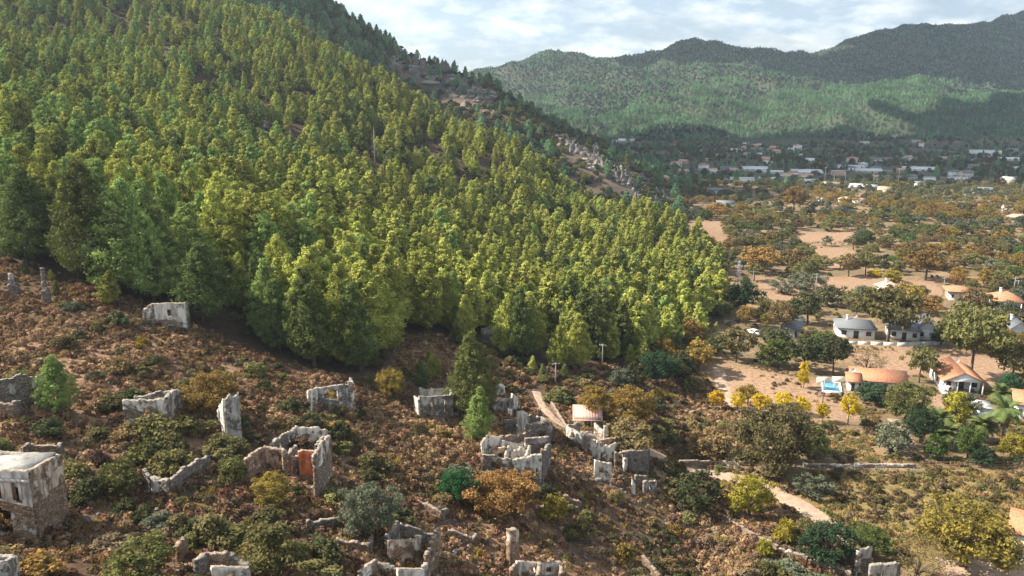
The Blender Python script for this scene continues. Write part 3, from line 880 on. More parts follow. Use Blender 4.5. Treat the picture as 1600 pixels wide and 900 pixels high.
ruin('ruined_house', 'largest ruin complex of grey stone rooms above the orange oak', [
    (754, 732, 688, 762, 712, 681, dict(pl=(.5, .55))), (754, 733, 708, 800, 745, 718, dict(m='w', pl=(.4, .45), op=[(.30, .58, .2, .66)])),
    (800, 745, 716, 846, 757, 706, dict(m='w', pl=(.48, .56), op=[(.64, .74, .08, .42), (.80, .86, .25, .62)], jag=.2)),
    (846, 757, 704, 859, 724, 692, dict(m='g', pl=(.4, .4))), (762, 712, 681, 783, 713, 682, W_), (783, 716, 690, 820, 716, 689, dict(pl=(.62, .66), op=[(.3, .38, .45, .8)])),
    (820, 720, 684, 858, 724, 680, dict(m='g', pl=(.36, .45), op=[(.64, .78, .25, .66)], jag=.12)), (783, 714, 682, 822, 708, 676, dict(m='p', pl=(.42, .4))),
    (820, 690, 664, 861, 692, 660, dict(m='g', pl=(.4, .45), op=[(.45, .7, .1, .6)], jag=.4)), (808, 680, 640, 823, 686, 644, dict(pl=(.64, .64))),
    (788, 676, 655, 812, 676, 654, dict(m='g', pl=(.3, .3))), (790, 738, 712, 797, 716, 692, W_), (822, 742, 712, 828, 722, 694, dict(pl=(.56, .56))), (768, 724, 702, 790, 725, 700, dict(m='p', pl=(.5, .5), op=[(.4, .7, 0, .7)])), (797, 728, 704, 822, 730, 703, dict(pl=(.6, .6), jag=.5)), (834, 690, 664, 842, 676, 655, W_), (861, 692, 662, 845, 664, 650, dict(m='g', pl=(.4, .4))), (845, 664, 650, 815, 664, 648, dict(m='g', pl=(.45, .5)))])
ruin('ruined_house', 'long roofless terrace of pale walls stepping down to a stone tower', [
    (886, 686, 665, 914, 703, 680, dict(pl=(.58, .62), jag=.12)), (912, 708, 679, 918, 710, 682, dict(pl=(.4, .4), th=.7)), (916, 707, 683, 931, 716, 686, dict(pl=(.62, .62), jag=.1)),
    (931, 717, 686, 960, 722, 705, dict(pl=(.54, .56), op=[(.2, .34, .0, .6)])), (932, 704, 687, 971, 700, 682, dict(m='p', pl=(.5, .5), jag=.12)), (971, 702, 682, 1005, 716, 700, dict(pl=(.62, .62), jag=.12)),
    (989, 705, 686, 995, 706, 687, dict(pl=(.6, .6), th=.7)), (929, 678, 661, 944, 686, 672, W_), (943, 688, 662, 948, 689, 663, dict(pl=(.6, .6))),
    (982, 737, 703, 1012, 738, 702, dict(m='g', pl=(.3, .35), op=[(.2, .35, .45, .62)], jag=.12)), (960, 730, 704, 982, 736, 704, dict(m='g', pl=(.4, .4), op=[(.15, .5, .05, .85)])), (1012, 738, 702, 1008, 722, 696, ST),
    (886, 686, 665, 905, 676, 660, G_), (900, 696, 678, 918, 690, 674, W_), (945, 716, 696, 962, 708, 692, dict(pl=(.6, .6))), (958, 724, 706, 984, 722, 702, dict(m='p', pl=(.5, .5), jag=.4)), (975, 738, 716, 986, 728, 708, W_)])
ruin('ruined_wall', 'broken slanting wall fragment in front of the stone tower', [(928, 746, 718, 955, 754, 722, dict(pl=(.52, .58)))])
ruin('ruined_wall', 'crumbled posts and wall ends below the stone tower', [(986, 770, 748, 992, 773, 757, W_), (1005, 772, 752, 1024, 773, 751, dict(m='g', pl=(.45, .5), op=[(.3, .5, 0, .6)])), (992, 760, 742, 1010, 762, 744, ST)])
ruin('ruined_house', 'small grey ruin behind the bright pine up the slope from largest ruin', [
    (770, 643, 624, 800, 643, 621, dict(m='g', pl=(.45, .5))), (800, 642, 616, 811, 640, 625, W_), (776, 618, 600, 788, 618, 602, dict(pl=(.55, .55))), (794, 651, 636, 800, 652, 637, W_)])
ruin('ruined_wall', 'single upright slab of wall standing alone at bottom centre', [(795, 880, 823, 807, 877, 820, dict(m='b', pl=(.42, .5), th=.8))])
ruin('ruined_house', 'ruin with white inner wall cut by bottom edge right of the slab', [
    (798, 928, 886, 807, 902, 876, B_), (807, 902, 876, 877, 902, 877, dict(pl=(.7, .72), jag=.1)), (877, 902, 877, 876, 930, 892, B_), (840, 925, 893, 843, 903, 880, dict(m='p', pl=(.4, .4)))])
ruin('ruined_wall', 'sloping rubble wall running off the bottom edge', [(1004, 895, 868, 1030, 925, 895, B_)])
ruin('ruined_house', 'white plastered wall of a ruin standing against the dark forest edge', [
    (225, 504, 486, 243, 509, 474, dict(pl=(.46, .46), op=())), (243, 509, 474, 293, 516, 474, dict(pl=(.44, .60), split=.35, jag=.1, op=[(.44, .50, .45, .75)])), (293, 516, 474, 296, 502, 478, G_)])
ruin('ruined_house', 'grey ruin half hidden under the pines of the forest edge', [(752, 533, 514, 768, 535, 512, G_), (768, 535, 511, 781, 531, 507, dict(pl=(.5, .55)))])
ruin('ruined_chimney', 'thin upright ruined pillar on the high slope at left', [(67, 472, 452, 80, 474, 448, ST), (70, 472, 420, 76, 473, 422, dict(m='g', pl=(.45, .45), jag=.5))], 'ruin')
ruin('ruined_chimney', 'squat ruined pillar near the left edge below the forest', [(14, 460, 444, 30, 462, 447, ST), (18, 460, 428, 25, 461, 432, dict(m='g', jag=.5))], 'ruin')
ruin('ruined_wall', 'tall post and grey wall block of a ruin beside the dark green tree', [
    (1336, 898, 858, 1342, 894, 856, dict(pl=(.55, .55), th=.5)), (1338, 896, 856, 1358, 892, 853, dict(m='g', pl=(.4, .6))), (1354, 928, 878, 1396, 928, 875, dict(m='g', pl=(.5, .55), jag=.12)), (1396, 928, 876, 1402, 908, 880, ST)])
for lab, ws in [
    ('low dry stone wall beside dirt road left of the big oak', [(1062, 726, 719, 1130, 727, 720, dict(pl=(.45, .45), jag=.15)), (1130, 727, 720, 1168, 728, 721, dict(pl=(.45, .45), jag=.15)), (1137, 720, 711, 1158, 721, 711, dict(pl=(.5, .5)))]),
    ('stone wall running down the slope below the dirt road', [(1128, 812, 804, 1165, 832, 824, B_), (1165, 832, 824, 1215, 862, 853, B_), (1215, 862, 853, 1262, 878, 868, dict(pl=(.4, .4))), (1262, 878, 868, 1330, 905, 894, dict(pl=(.4, .4)))]),
    ('low wall along the far side of the weedy field', [(1255, 729, 724, 1330, 730, 725, dict(pl=(.5, .5), jag=.1, c=.4)), (1335, 730, 724, 1430, 731, 725, dict(pl=(.5, .5), jag=.1, c=.4))]),
    ('broken terrace wall on the slope by the emerald bush', [(655, 790, 779, 690, 812, 800, B_), (690, 812, 800, 700, 800, 792, ST)]),
    ('low rubble line crossing the slope right of bottom centre enclosure', [(700, 840, 826, 738, 852, 838, B_), (738, 852, 840, 745, 842, 830, ST)]),
    ('short tumbled wall right of the orange oak', [(818, 794, 783, 850, 804, 792, B_)]),
    ('short tumbled wall below the slanting wall fragment', [(880, 784, 773, 908, 796, 784, B_)]),
    ('short terrace wall under the salmon ruin', [(480, 826, 815, 530, 822, 812, ST)]),
    ('stone kerb wall of the path behind the red roofed hut', [(862, 632, 627, 886, 672, 666, dict(pl=(.4, .4), jag=.1))]),
]:
    ruin('stone_wall', lab, ws, 'stone wall', 'dry stone walls')

# ------------------------------------------------------------------ villas and other houses
def house(name, label, u, v, wpx, rot, depth, h, roof='gable', rh=1.5, wall=None, roofm=None, over=.5, porch=False, chimney=True, cat='house', group=None, wins=3, gable_front=False, dish=False, wm=None, lean=None):
    p = ground(u, v)
    Wd = wm or wpx * mpp(p)
    root = thing(name, label, cat, (p[0], p[1], p[2]), rot, group)
    x0, x1, y0, y1 = -Wd / 2, Wd / 2, 0, depth
    wl = MB(); wl.box(x0, x1, y0, y1, -.8, h)
    rf = MB(); o_ = over; e = .16
    if roof == 'gable' and not gable_front:       # ridge along x
        wl.V += [(x0, y0, h), (x0, y1, h), (x0, depth / 2, h + rh - .02), (x1, y0, h), (x1, y1, h), (x1, depth / 2, h + rh - .02)]
        b_ = len(wl.V) - 6; wl.T += [(b_, b_ + 2, b_ + 1), (b_ + 3, b_ + 4, b_ + 5)]
        k = rh / (depth / 2)
        for s_, (ya, yb) in ((1, (y0 - o_, depth / 2 + .001)), (-1, (depth / 2 - .001, y1 + o_))):
            za = h - o_ * k if s_ == 1 else h + rh; zb = h + rh if s_ == 1 else h - o_ * k
            rf.hexa([(x0 - o_, ya, za), (x1 + o_, ya, za), (x1 + o_, yb, zb), (x0 - o_, yb, zb), (x0 - o_, ya, za + e), (x1 + o_, ya, za + e), (x1 + o_, yb, zb + e), (x0 - o_, yb, zb + e)])
    elif roof == 'gable':                          # ridge along y, gable to the front
        wl.V += [(x0, y0, h), (x1, y0, h), (0, y0, h + rh - .02), (x0, y1, h), (x1, y1, h), (0, y1, h + rh - .02)]
        b_ = len(wl.V) - 6; wl.T += [(b_, b_ + 1, b_ + 2), (b_ + 3, b_ + 5, b_ + 4)]
        k = rh / (Wd / 2)
        for s_ in (-1, 1):
            xa = s_ * (Wd / 2 + o_); za = h - o_ * k
            rf.hexa([(0, y0 - o_, h + rh), (xa, y0 - o_, za), (xa, y1 + o_, za), (0, y1 + o_, h + rh), (0, y0 - o_, h + rh + e), (xa, y0 - o_, za + e), (xa, y1 + o_, za + e), (0, y1 + o_, h + rh + e)])
    elif roof == 'hip':
        k = min(depth, Wd) / 2
        xa, xb = x0 - o_, x1 + o_; ya, yb = y0 - o_, y1 + o_
        if Wd >= depth: r1, r2 = (x0 + k, depth / 2, h + rh), (x1 - k + .01, depth / 2, h + rh)
        else: r1, r2 = (0, y0 + k, h + rh), (0, y1 - k + .01, h + rh)
        A_ = [(xa, ya, h), (xb, ya, h), (xb, yb, h), (xa, yb, h), (xa, ya, h + e), (xb, ya, h + e), (xb, yb, h + e), (xa, yb, h + e)]
        b_ = len(rf.V); rf.V += A_ + [r1, r2]
        for f in ((0, 3, 2, 1), (0, 1, 5, 4), (1, 2, 6, 5), (2, 3, 7, 6), (3, 0, 4, 7)): rf.Q.append(tuple(b_ + i for i in f))
        if Wd >= depth: rf.Q += [(b_ + 4, b_ + 5, b_ + 9, b_ + 8), (b_ + 6, b_ + 7, b_ + 8, b_ + 9)]; rf.T += [(b_ + 7, b_ + 4, b_ + 8), (b_ + 5, b_ + 6, b_ + 9)]
        else: rf.T += [(b_ + 4, b_ + 5, b_ + 8), (b_ + 6, b_ + 7, b_ + 9)]; rf.Q += [(b_ + 5, b_ + 6, b_ + 9, b_ + 8), (b_ + 7, b_ + 4, b_ + 8, b_ + 9)]
    elif roof == 'shed':
        rf.hexa([(x0 - o_, y0 - o_, h - rh * .5), (x1 + o_, y0 - o_, h - rh * .5), (x1 + o_, y1 + o_, h + rh), (x0 - o_, y1 + o_, h + rh),
                 (x0 - o_, y0 - o_, h - rh * .5 + .12), (x1 + o_, y0 - o_, h - rh * .5 + .12), (x1 + o_, y1 + o_, h + rh + .12), (x0 - o_, y1 + o_, h + rh + .12)])
    else:
        rf.box(x0 - .12, x1 + .12, y0 - .12, y1 + .12, h + .003, h + .25)
    wl.build('wall', wall or WHITE, root)
    rf.build('roof', roofm or ROOF_O, root)
    wins_ = max(1, wins)
    yb_ = y0
    if porch:
        pd = 2.6
        for i in range(4):
            xx = x0 + .2 + (Wd - .4) * i / 3
            MB().box(xx - .12, xx + .12, y0 - pd, y0 - pd + .24, -.6, h - .05).build('porch_post', WHITE, root)
        MB().box(x0 - .3, x1 + .3, y0 - pd - .3, y0 - .003, -.7, .12).build('porch_floor', LGREY, root)
        if gable_front:
            m = MB(); k = rh / (Wd / 2)
            for s_ in (-1, 1):
                xa = s_ * (Wd / 2 + o_); za = h - o_ * k
                m.hexa([(0, y0 - pd - .3, h + rh + .004), (xa, y0 - pd - .3, za), (xa, y0 - o_ - .004, za), (0, y0 - o_ - .004, h + rh + .004),
                        (0, y0 - pd - .3, h + rh + e), (xa, y0 - pd - .3, za + e), (xa, y0 - o_ - .004, za + e), (0, y0 - o_ - .004, h + rh + e)])
            m.build('porch_roof', roofm or ROOF_O, root)
            m = MB(); m.V += [(x0, y0 - pd, h - .1), (x1, y0 - pd, h - .1), (0, y0 - pd, h + rh - .1), (x0, y0 - pd + .2, h - .1), (x1, y0 - pd + .2, h - .1), (0, y0 - pd + .2, h + rh - .1)]
            m.T += [(0, 1, 2), (3, 5, 4)]; m.Q += [(0, 3, 4, 1), (1, 4, 5, 2), (2, 5, 3, 0)]
            m.build('pediment', WHITE, root)
        MB().box(-1.0, 1.0, y0 - 1.7, y0 - .9, .68, .74).build('porch_table', WOOD, root)
        for s_ in (-1, 1):
            MB().box(s_ * 2.2 - .3, s_ * 2.2 + .3, y0 - 1.7, y0 - 1.1, .125, .45).box(s_ * 2.2 - .3, s_ * 2.2 + .3, y0 - 1.15, y0 - 1.06, .452, .95).build('porch_chair', WOOD, root)
    ww = min(1.3, Wd / (wins_ * 2 + 1)) if not porch else 1.5
    for i in range(wins_):
        xx = x0 + Wd * (i + .5) / wins_
        dr = (i == wins_ // 2)
        z0, z1 = (.02, min(2.1, h * .78)) if dr else (min(.95, h * .33), min(2.1, h * .78))
        f = MB(); f.box(xx - ww / 2, xx + ww / 2, y0 - .05, y0 + .02, z0, z1)
        fo = f.build('door' if dr else 'window', WHITE if wall is not WHITE else WOOD, root)
        MB().box(xx - ww / 2 + .1, xx + ww / 2 - .1, y0 - .062, y0 - .03, z0 + .1, z1 - .1).build('pane', GLASS, fo)
    for s_, xx in ((-1, x0), (1, x1)):
        for yy in ((depth * .3, depth * .7) if depth > 4 else (depth * .5,)):
            z0, z1 = min(.95, h * .33), min(2.1, h * .78)
            f = MB(); f.box(min(xx, xx + s_ * .05) - .005, max(xx, xx + s_ * .05) + .005, yy - .6, yy + .6, z0, z1)
            fo = f.build('window', WHITE if wall is not WHITE else WOOD, root)
            MB().box(min(xx + s_ * .03, xx + s_ * .065), max(xx + s_ * .03, xx + s_ * .065), yy - .5, yy + .5, z0 + .1, z1 - .1).build('pane', GLASS, fo)
    if chimney:
        cx = x0 + Wd * .3
        c = MB().box(cx - .3, cx + .3, depth * .5 - .3, depth * .5 + .3, h + rh * .3, h + rh + .75).build('chimney', WHITE, root)
        MB().box(cx - .4, cx + .4, depth * .5 - .4, depth * .5 + .4, h + rh + .753, h + rh + .88).build('cap', LGREY, c)
    if dish:
        m = MB()
        m.tube([(0, depth * .5 - .2, h + rh), (0, depth * .5 - .2, h + rh + .5)], .05)
        st = len(m.V); ctr = Vector((0, depth * .5 - .35, h + rh + .8)); m.V.append(tuple(ctr + Vector((0, .14, 0))))
        for j in range(12):
            t_ = j * math.pi / 6; m.V.append((ctr.x + .5 * math.cos(t_), ctr.y, ctr.z + .5 * math.sin(t_)))
        for j in range(12): m.T.append((st, st + 1 + j, st + 1 + (j + 1) % 12))
        m.build('satellite_dish', WHITE, root)
    rr = max(Wd, depth) * .62
    q = Vector((0, depth / 2, 0)); q.rotate(Matrix.Rotation(rot, 3, 'Z'))
    OCC.append((p[0] + q.x, p[1] + q.y, rr))
    return root


G_V = None
house('house', 'long low house with bright orange tiled roof beside the pool', 1372, 612, 78, R(-15), 6.5, 2.5, 'gable', 1.5, CREAM, ROOF_O, chimney=False, wins=4)
house('house', 'small orange roofed wing with white dish between pool and long orange roof', 1332, 611, 16, R(-19), 5, 2.3, 'gable', 1.0, WHITE, ROOF_O, chimney=False, wins=1, dish=True)
house('house', 'white gabled villa with columned porch and pinkish orange roof', 1499, 610, 56, R(-13), 8.5, 2.9, 'gable', 1.9, WHITE, ROOF_O, porch=True, gable_front=True, chimney=False, wins=3, dish=True)
house('house', 'grey roofed white house left of the big olive tree', 1337, 529, 54, R(-15), 9, 2.7, 'hip', 1.7, WHITE, ROOF_G, wins=3, dish=True)
house('house', 'long grey roofed white house right of the big olive tree', 1412, 531, 44, R(-19), 8, 2.6, 'hip', 1.7, WHITE, ROOF_G, wins=3)
house('house', 'grey roofed wing with cross gable behind hedge right of long grey house', 1449, 531, 38, R(-19), 9, 2.6, 'gable', 2.3, WHITE, ROOF_G, gable_front=True, chimney=False, wins=2, dish=True)
house('pavilion', 'orange roofed open pavilion behind rust coloured trees', 1499, 470, 30, R(-18), 6, 3.0, 'hip', 1.3, CREAM, ROOF_O, over=1.2, chimney=False, cat='pavilion')
house('house', 'orange hipped roof house with dark veranda at the right edge', 1572, 486, 36, R(-22), 8, 3.0, 'hip', 2.4, WHITE, ROOF_O, over=1.0, wins=5, porch=True)
house('house', 'pale grey roofed house cut by the right edge', 1592, 532, 32, R(-16), 9, 2.8, 'gable', 2.2, WHITE, ROOF_G, gable_front=True, wins=2)
house('house', 'pink roofed house peeping over the golden tree crown', 1396, 470, 26, R(0), 8, 3.4, 'hip', 2.2, WHITE, ROOF_P, wins=2)
house('house', 'small pale hut hidden behind a brown tree by white car', 1236, 527, 26, R(-25), 7, 2.6, 'gable', 2.0, GREYW, ROOF_G, chimney=False, wins=2)
house('house', 'white house with orange roof at right edge behind the tall palm', 1600, 656, 28, R(-24), 7, 3.3, 'gable', 1.6, WHITE, ROOF_O, chimney=False, wins=2)
house('house', 'little white outbuilding with turquoise shutter behind the palms', 1536, 655, 24, R(-20), 4.5, 2.1, 'flat', .2, WHITE, LGREY, chimney=False, wins=1)
house('shed', 'pale blue garden shed with pink roof under the palms', 1484, 702, 16, R(12), 3.2, 2.2, 'gable', 1.0, GREYW, ROOF_P, chimney=False, wins=1, cat='shed')
house('cottage', 'white cottage with orange tiled roof cut by the right edge near bottom', 1604, 884, 52, R(-34), 6.5, 4.6, 'gable', 1.6, WHITE, ROOF_O, chimney=False, wins=2, cat='cottage')
house('hut', 'stone hut with a faded red sheet roof below the forest', 918, 667, 42, R(-4), 4.2, 1.5, 'shed', .7, RUIN['w'], ROOF_P, over=.25, chimney=False, wins=1, cat='hut')

# swimming pool by the long orange house
def pool(u, v, wpx, dpt, label):
    p = ground(u, v); Wd = wpx * mpp(p)
    root = thing('swimming_pool', label, 'pool', (p[0], p[1], p[2] + .05), R(-19))
    m = MB()
    a, b_ = Wd / 2, dpt
    m.box(-a - .4, a + .4, -.4, -.004, -.6, .32); m.box(-a - .4, a + .4, b_ + .004, b_ + .4, -.6, .32); m.box(-a - .4, -a, 0, b_, -.6, .32); m.box(a, a + .4, 0, b_, -.6, .32)
    m.build('coping', WHITE, root)
    wm_, t_ = new_mat('pool_water'); o_ = nd(t_, 'ShaderNodeOutputMaterial'); b2 = nd(t_, 'ShaderNodeBsdfPrincipled')
    b2.inputs['Base Color'].default_value = (.10, .36, .52, 1); b2.inputs['Roughness'].default_value = .08
    t_.links.new(b2.outputs[0], o_.inputs[0])
    MB().box(-a + .001, a - .001, .001, b_ - .001, -.5, .22).build('water', wm_, root)
    OCC.append((p[0], p[1] + dpt / 2, max(Wd, dpt) * .8))


pool(1300, 613, 24, 6.0, 'turquoise swimming pool with white rim left of the long orange roof')
def wall_box(name, label, u1, v1, u2, v2, h, th, mat, cat):
    a = np.array(ground(u1, v1)); b_ = np.array(ground(u2, v2)); d = b_ - a; Lw = np.linalg.norm(d[:2])
    root = MB(); rot = math.atan2(d[1], d[0]); k = max(1, int(Lw / 3))
    for i in range(k):
        z = d[2] * (i + .5) / k
        root.box(Lw * i / k + .003, Lw * (i + 1) / k - .003, -th / 2, th / 2, z - .7, z + h + .01 * (i % 2))
    tag(root.build(name, mat, None, tuple(a), rot), label, cat)


wall_box('garden_wall', 'pale garden wall behind the pool', 1276, 598, 1322, 597, 1.3, .25, CREAM, 'wall')
wall_box('garden_wall', 'white low wall along the front of the grey roofed houses', 1300, 537, 1400, 540, .8, .3, LGREY, 'wall')
wall_box('garden_wall', 'low grey terrace wall right of big olive tree trunk', 1402, 541, 1475, 538, .9, .3, GREYW, 'wall')
wall_box('garden_wall', 'white rendered wall left of the tall palm', 1522, 657, 1552, 655, 1.6, .25, WHITE, 'wall')

def fence(u1, v1, u2, v2, label):
    a = np.array(ground(u1, v1)); b_ = np.array(ground(u2, v2)); Lf = math.dist(a[:2], b_[:2]); k = int(Lf / 2.2)
    root = thing('post_fence', label, 'fence', tuple(a), math.atan2(b_[1] - a[1], b_[0] - a[0]))
    pm_ = MB().tube([(0, 0, -.4), (0, 0, 1.25)], .07, 6).me('post', WOOD)
    for i in range(k + 1):
        link('post', pm_, root, (Lf * i / k, 0, (b_[2] - a[2]) * i / k))
    for z in (.45, .95): MB().box(0, Lf, .075, .11, z, z + .09).build('rail', WOOD, root)


fence(1440, 731, 1640, 732, 'low brown post fence along the far side of the weedy field at right')

# white car parked near the hut
def car(u, v, rot, label):
    p = ground(u, v); root = thing('parked_car', label, 'car', p, rot)
    prof = [(-2.1, .35), (-2.1, .85), (-1.95, 1.0), (-1.2, 1.05), (-.7, 1.48), (.75, 1.5), (1.45, 1.02), (2.0, .9), (2.12, .6), (2.1, .35)]
    m = MB(); n_ = len(prof)
    for s_ in (-.85, .85):
        for x, z in prof: m.V.append((x, s_ * (1 if z < 1.1 else .82), z))
    for i in range(n_):
        j = (i + 1) % n_; m.Q.append((i, j, n_ + j, n_ + i))
    c0 = len(m.V); m.V += [(0, -.85, .7), (0, .85, .7)]
    for i in range(n_):
        j = (i + 1) % n_; m.T += [(c0, j, i), (c0 + 1, n_ + i, n_ + j)]
    m.build('body', WHITE, root)
    for s_ in (-1, 1):
        m = MB(); y_ = s_ * .80; y2 = s_ * .865
        m.hexa([(-.95, y2, 1.06), (1.25, y2, 1.06), (1.25, y_, 1.06), (-.95, y_, 1.06), (-.6, s_ * .72, 1.42), (.7, s_ * .72, 1.42), (.7, y_ * .8, 1.42), (-.6, y_ * .8, 1.42)])
        m.build('side_window', GLASS, root)
        MB().box(2.085, 2.13, s_ * .6 - .18, s_ * .6 + .18, .62, .78).build('headlight', METAL, root)
        for x in (-1.3, 1.3):
            m = MB(); m.tube([(x, s_ * .72, .32), (x, s_ * .9, .32)], .32, 12)
            wv = m.build('wheel', GLASS, root)
            MB().tube([(x, s_ * .88, .32), (x, s_ * .915, .32)], .18, 10).build('rim', METAL, wv)
    m = MB(); m.quad([(.82, -.66, 1.47), (1.42, -.74, 1.06), (1.42, .74, 1.06), (.82, .66, 1.47)]); m.build('windscreen', GLASS, root)
    OCC.append((p[0], p[1], 3))


car(1178, 523, R(-70), 'white car parked at forest edge beside grey hut')

# ------------------------------------------------------------------ poles
def pole(u, vb, vt, label, arms=1, mat=None, cat='utility pole', name='utility_pole'):
    p = ground(u, vb); h = (vb - vt) * mpp(p) / .97
    root = thing(name, label, cat, p, R(random.uniform(-30, 30)), 'poles standing in the valley')
    MB().tube([(0, 0, -.8), (0, 0, h * .5), (0, 0, h)], [.14, .11, .08], 8).build('pole', mat or CONC, root)
    for i in range(arms):
        z = h - .35 - .7 * i
        MB().box(-.8, .8, -.04, .04, z, z + .08).build('crossarm', METAL, root)
        for x in (-.7, -.25, .25, .7):
            MB().tube([(x, 0, z + .081), (x, 0, z + .24)], [.03, .045], 6).build('insulator', WHITE, root)


pole(868, 600, 566, 'pale concrete pole on the brown slope left of other poles')
pole(941, 572, 537, 'concrete pole against dark pines between two other poles')
pole(1010, 552, 522, 'thin pole at forest edge above the dark green tree')
pole(1274, 459, 428, 'pale pole on the brown field in middle of the valley')
pole(1176, 452, 424, 'thin pole just right of the lattice pylon')
pole(1473, 462, 434, 'slender pole left of the orange pavilion')
pole(1583, 462, 434, 'left one of two poles by the right edge orange house')
pole(1588, 466, 438, 'right one of two poles by the right edge orange house')
pole(1285, 633, 592, 'dark post standing in front of the pool', 0, METAL)
pole(1115, 312, 290, 'thin far pole near white roofs behind orange trees', 0)
for u, vb, vt in ((1288, 290, 262), (1245, 284, 262), (1302, 296, 274), (1320, 290, 270), (1403, 292, 265), (1364, 290, 272), (1458, 306, 290), (1503, 312, 294)):
    pole(u, vb, vt, 'tall thin pole standing among the far village roofs', 1)

def pylon(u, vb, vt):
    p = ground(u, vb); h = (vb - vt) * mpp(p) / .97
    root = thing('lattice_pylon', 'grey lattice pylon at the right edge of pine forest', 'pylon', p, R(15))
    a0, a1 = .75, .22
    def cn(i, f):
        a = a0 + (a1 - a0) * f; return Vector(((-a, a, a, -a)[i], (-a, -a, a, a)[i], h * f))
    for i in range(4): MB().tube([cn(i, -.05), cn(i, 1)], .06, 5).build('leg', METAL, root)
    for s_ in range(8):
        f0, f1 = s_ / 8, (s_ + 1) / 8
        for i in range(4):
            j = (i + 1) % 4
            MB().tube([cn(i, f0), cn(j, f1)], .035, 4).build('brace', METAL, root)
    for f in (.82, .97): MB().box(-1.6, 1.6, -.07, .07, h * f, h * f + .12).build('crossarm', METAL, root)


pylon(1153, 449, 408)

# ------------------------------------------------------------------ plants
def leafcloud(Cn, rad, n, size, r, up=.35, out_=.9, rnd=.75, stretch=1.0):
    Cn = np.asarray(Cn, float); rad = np.broadcast_to(np.asarray(rad, float), (len(Cn), 3))
    k = len(Cn)
    d = r.normal(size=(k, n, 3)); d /= np.linalg.norm(d, axis=-1, keepdims=True)
    rr = r.random((k, n, 1)) ** .45
    off = d * rr * rad[:, None]
    c = (Cn[:, None] + off).reshape(-1, 3)
    nr = d * out_ + np.array([0, 0, up]) + r.normal(size=(k, n, 3)) * rnd
    nr = nr.reshape(-1, 3); nr /= np.linalg.norm(nr, axis=1, keepdims=True) + 1e-9
    tt = np.cross(nr, r.normal(size=nr.shape)); tt /= np.linalg.norm(tt, axis=1, keepdims=True) + 1e-9
    bt = np.cross(nr, tt)
    s = size * (.6 + .8 * r.random((len(c), 1)))
    a = c + tt * s * .62 * stretch
    b_ = c - tt * s * .45 * stretch + bt * s * .5
    e = c - tt * s * .45 * stretch - bt * s * .5
    V = np.stack([a, b_, e], 1).reshape(-1, 3)
    T = np.arange(len(V)).reshape(-1, 3)
    return V, T


def needlecloud(Cn, rad, n, ln, wd, r, up=.6):
    Cn = np.asarray(Cn, float); rad = np.asarray(rad, float); k = len(Cn)
    d = r.normal(size=(k, n, 3)); d /= np.linalg.norm(d, axis=-1, keepdims=True)
    rr = r.random((k, n, 1)) ** .5
    c = (Cn[:, None] + d * rr * rad[:, None]).reshape(-1, 3)
    ax = (d * .75 + np.array([0, 0, up]) + r.normal(size=(k, n, 3)) * .35).reshape(-1, 3)
    ax /= np.linalg.norm(ax, axis=1, keepdims=True)
    sd = np.cross(ax, r.normal(size=ax.shape)); sd /= np.linalg.norm(sd, axis=1, keepdims=True) + 1e-9
    L_ = ln * (.65 + .7 * r.random((len(c), 1))); W_n = wd * (.7 + .6 * r.random((len(c), 1)))
    V = np.stack([c + ax * L_ * .62, c - ax * L_ * .38 + sd * W_n, c - ax * L_ * .38 - sd * W_n], 1).reshape(-1, 3)
    return V, np.arange(len(V)).reshape(-1, 3)


